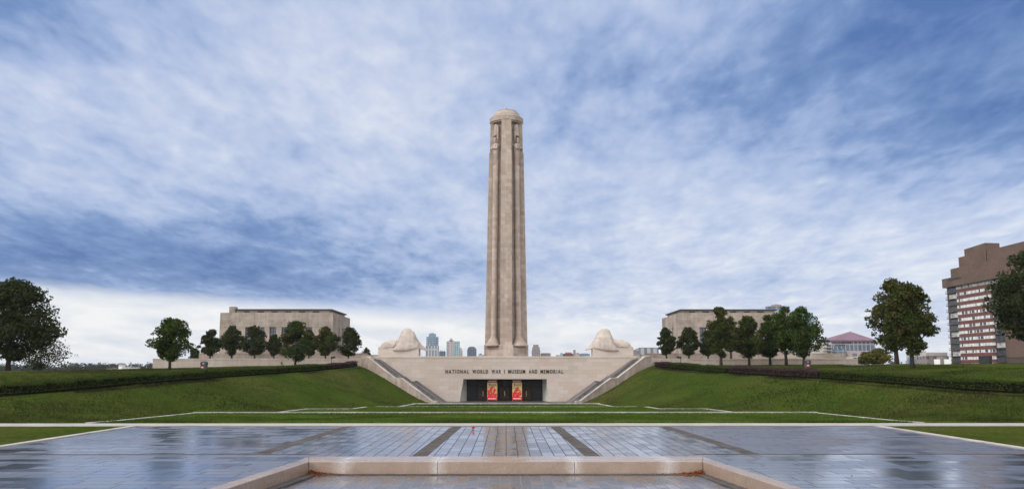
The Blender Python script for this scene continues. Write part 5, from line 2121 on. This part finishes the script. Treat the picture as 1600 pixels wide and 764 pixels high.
# ------------------------------------------------------------------ sky and light
SUN_EL, SUN_AZ = R(32), R(-118)     # soft light from the left, slightly behind the camera
w = bpy.data.worlds.new('World')
scene.world = w
w.use_nodes = True
nt = w.node_tree
bg = nt.nodes['Background']
sky = nt.nodes.new('ShaderNodeTexSky')
sky.sky_type = 'NISHITA'
sky.sun_disc = False
sky.sun_elevation = SUN_EL
sky.sun_rotation = SUN_AZ
sky.air_density = 1.2
sky.dust_density = 0.6
tc = nt.nodes.new('ShaderNodeTexCoord')
nv = nt.nodes.new('ShaderNodeVectorMath')
nv.operation = 'NORMALIZE'
L(nt, tc.outputs['Generated'], nv.inputs[0])
sep = nt.nodes.new('ShaderNodeSeparateXYZ')
L(nt, nv.outputs[0], sep.inputs[0])
sxx, syy, szz = sep.outputs
zc = math_n(nt, 'MAXIMUM', szz, 0.0)
den = math_n(nt, 'ADD', zc, 0.13)
u = math_n(nt, 'DIVIDE', sxx, den)
v = math_n(nt, 'DIVIDE', syy, den)
cv = nt.nodes.new('ShaderNodeCombineXYZ')
L(nt, u, cv.inputs[0])
L(nt, v, cv.inputs[1])
uv = cv.outputs[0]
# cloud fields on a flat layer: broad masses, cells drawn out across the view, and fine streaks
nA = noise(nt, mapped(nt, uv, (0.8, 0.5, 1), (3.1, 1.7, 0)), 1.0, 3, 0.5, 0.3)
nB = noise(nt, mapped(nt, uv, (2.6, 1.5, 1), (0.4, 5.2, 0), (0, 0, R(20))), 1.0, 5, 0.52, 0.3)
nC = noise(nt, mapped(nt, uv, (8.5, 4.4, 1), (7.4, 2.2, 0), (0, 0, R(16))), 1.0, 4, 0.55, 0.35)
nD = noise(nt, mapped(nt, uv, (22.0, 11.0, 1), (1.4, 6.2, 0), (0, 0, R(16))), 1.0, 4, 0.55, 0.2)
dens = math_n(nt, 'ADD', math_n(nt, 'MULTIPLY', nA, 0.24), math_n(nt, 'MULTIPLY', nB, 0.30))
dens = math_n(nt, 'ADD', dens, math_n(nt, 'MULTIPLY', nC, 0.26))
dens = math_n(nt, 'ADD', dens, math_n(nt, 'MULTIPLY', nD, 0.13))
dens = math_n(nt, 'ADD', dens, 0.235)
# thick cloud masses (kept as places in the sky): a dark bank low on the left, dark masses high right and upper left
def blob(cx, cz, rx, rz, amt):
    a = math_n(nt, 'DIVIDE', math_n(nt, 'SUBTRACT', sxx, cx), rx)
    b_ = math_n(nt, 'DIVIDE', math_n(nt, 'SUBTRACT', szz, cz), rz)
    d = math_n(nt, 'ADD', math_n(nt, 'MULTIPLY', a, a), math_n(nt, 'MULTIPLY', b_, b_))
    e = math_n(nt, 'POWER', 2.718, math_n(nt, 'MULTIPLY', d, -1.0))
    return math_n(nt, 'MULTIPLY', e, amt)


tot = dens
for bb in [(-0.55, 0.118, 0.30, 0.050, -0.20), (-0.28, 0.095, 0.28, 0.030, -0.10), (0.50, 0.36, 0.20, 0.13, -0.22), (0.25, 0.33, 0.22, 0.10, -0.10), (0.55, 0.22, 0.14, 0.05, -0.12),
           (-0.50, 0.37, 0.12, 0.06, -0.14), (-0.12, 0.33, 0.20, 0.10, 0.07), (-0.25, 0.24, 0.25, 0.05, 0.05), (0.40, 0.13, 0.40, 0.06, 0.10), (0.2, 0.04, 0.5, 0.035, 0.12)]:
    tot = math_n(nt, 'ADD', tot, blob(*bb))
K = 10.0
cl = ramp(nt, tot, [(0.42, (0.085, 0.175, 0.44)), (0.55, (0.20, 0.315, 0.59)), (0.66, (0.41, 0.515, 0.77)), (0.78, (0.62, 0.69, 0.87)), (0.92, (0.88, 0.91, 0.965))])
# clear pale strip under the edge of the cloud deck
edge = math_n(nt, 'ADD', szz, math_n(nt, 'MULTIPLY', math_n(nt, 'SUBTRACT', nB, 0.5), 0.020))
edge = math_n(nt, 'ADD', edge, math_n(nt, 'MULTIPLY', math_n(nt, 'SUBTRACT', nC, 0.5), 0.012))
edge = math_n(nt, 'ADD', edge, math_n(nt, 'MULTIPLY', sxx, 0.056))
low = ramp(nt, edge, [(0.0, 1.0), (0.048, 1.0), (0.063, 0.0)])
mr = math_n(nt, 'MULTIPLY', low, ramp(nt, math_n(nt, 'ADD', math_n(nt, 'MULTIPLY', sxx, -0.8), 0.5), [(0.25, 0.55), (0.55, 1.0)]))
thin = ramp(nt, nB, [(0.35, (0.74, 0.79, 0.88)), (0.60, (0.95, 0.955, 0.97))])
cl = mixc(nt, mr, cl, thin)
# unseen cloud deck behind, left and overhead, made brighter to light the scene
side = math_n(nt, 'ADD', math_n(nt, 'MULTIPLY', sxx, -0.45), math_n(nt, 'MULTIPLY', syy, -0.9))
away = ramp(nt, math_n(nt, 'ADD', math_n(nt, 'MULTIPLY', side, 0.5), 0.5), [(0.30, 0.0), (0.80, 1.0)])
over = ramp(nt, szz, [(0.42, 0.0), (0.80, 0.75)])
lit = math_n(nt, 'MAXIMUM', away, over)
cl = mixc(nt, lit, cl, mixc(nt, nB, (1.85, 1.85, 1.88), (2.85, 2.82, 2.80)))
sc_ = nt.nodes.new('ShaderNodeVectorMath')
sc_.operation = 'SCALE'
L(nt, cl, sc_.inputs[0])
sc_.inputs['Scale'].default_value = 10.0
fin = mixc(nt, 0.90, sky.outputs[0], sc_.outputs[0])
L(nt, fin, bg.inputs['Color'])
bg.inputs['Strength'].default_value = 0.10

sd = bpy.data.lights.new('sun', 'SUN')
sd.energy = 1.5
sd.angle = R(18)
sd.color = (1.0, 0.95, 0.89)
so = bpy.data.objects.new('sun', sd)
so.rotation_euler = Vector((math.sin(SUN_AZ) * math.cos(SUN_EL), math.cos(SUN_AZ) * math.cos(SUN_EL), math.sin(SUN_EL))).to_track_quat('Z', 'Y').to_euler()
COL.objects.link(so)

scene.view_settings.view_transform = 'Standard'
scene.view_settings.look = 'None'
scene.view_settings.exposure = 0.0
scene.view_settings.gamma = 1.0
scene.view_settings.use_curve_mapping = False
scene.cycles.max_bounces = 6
scene.cycles.diffuse_bounces = 3
scene.cycles.glossy_bounces = 3
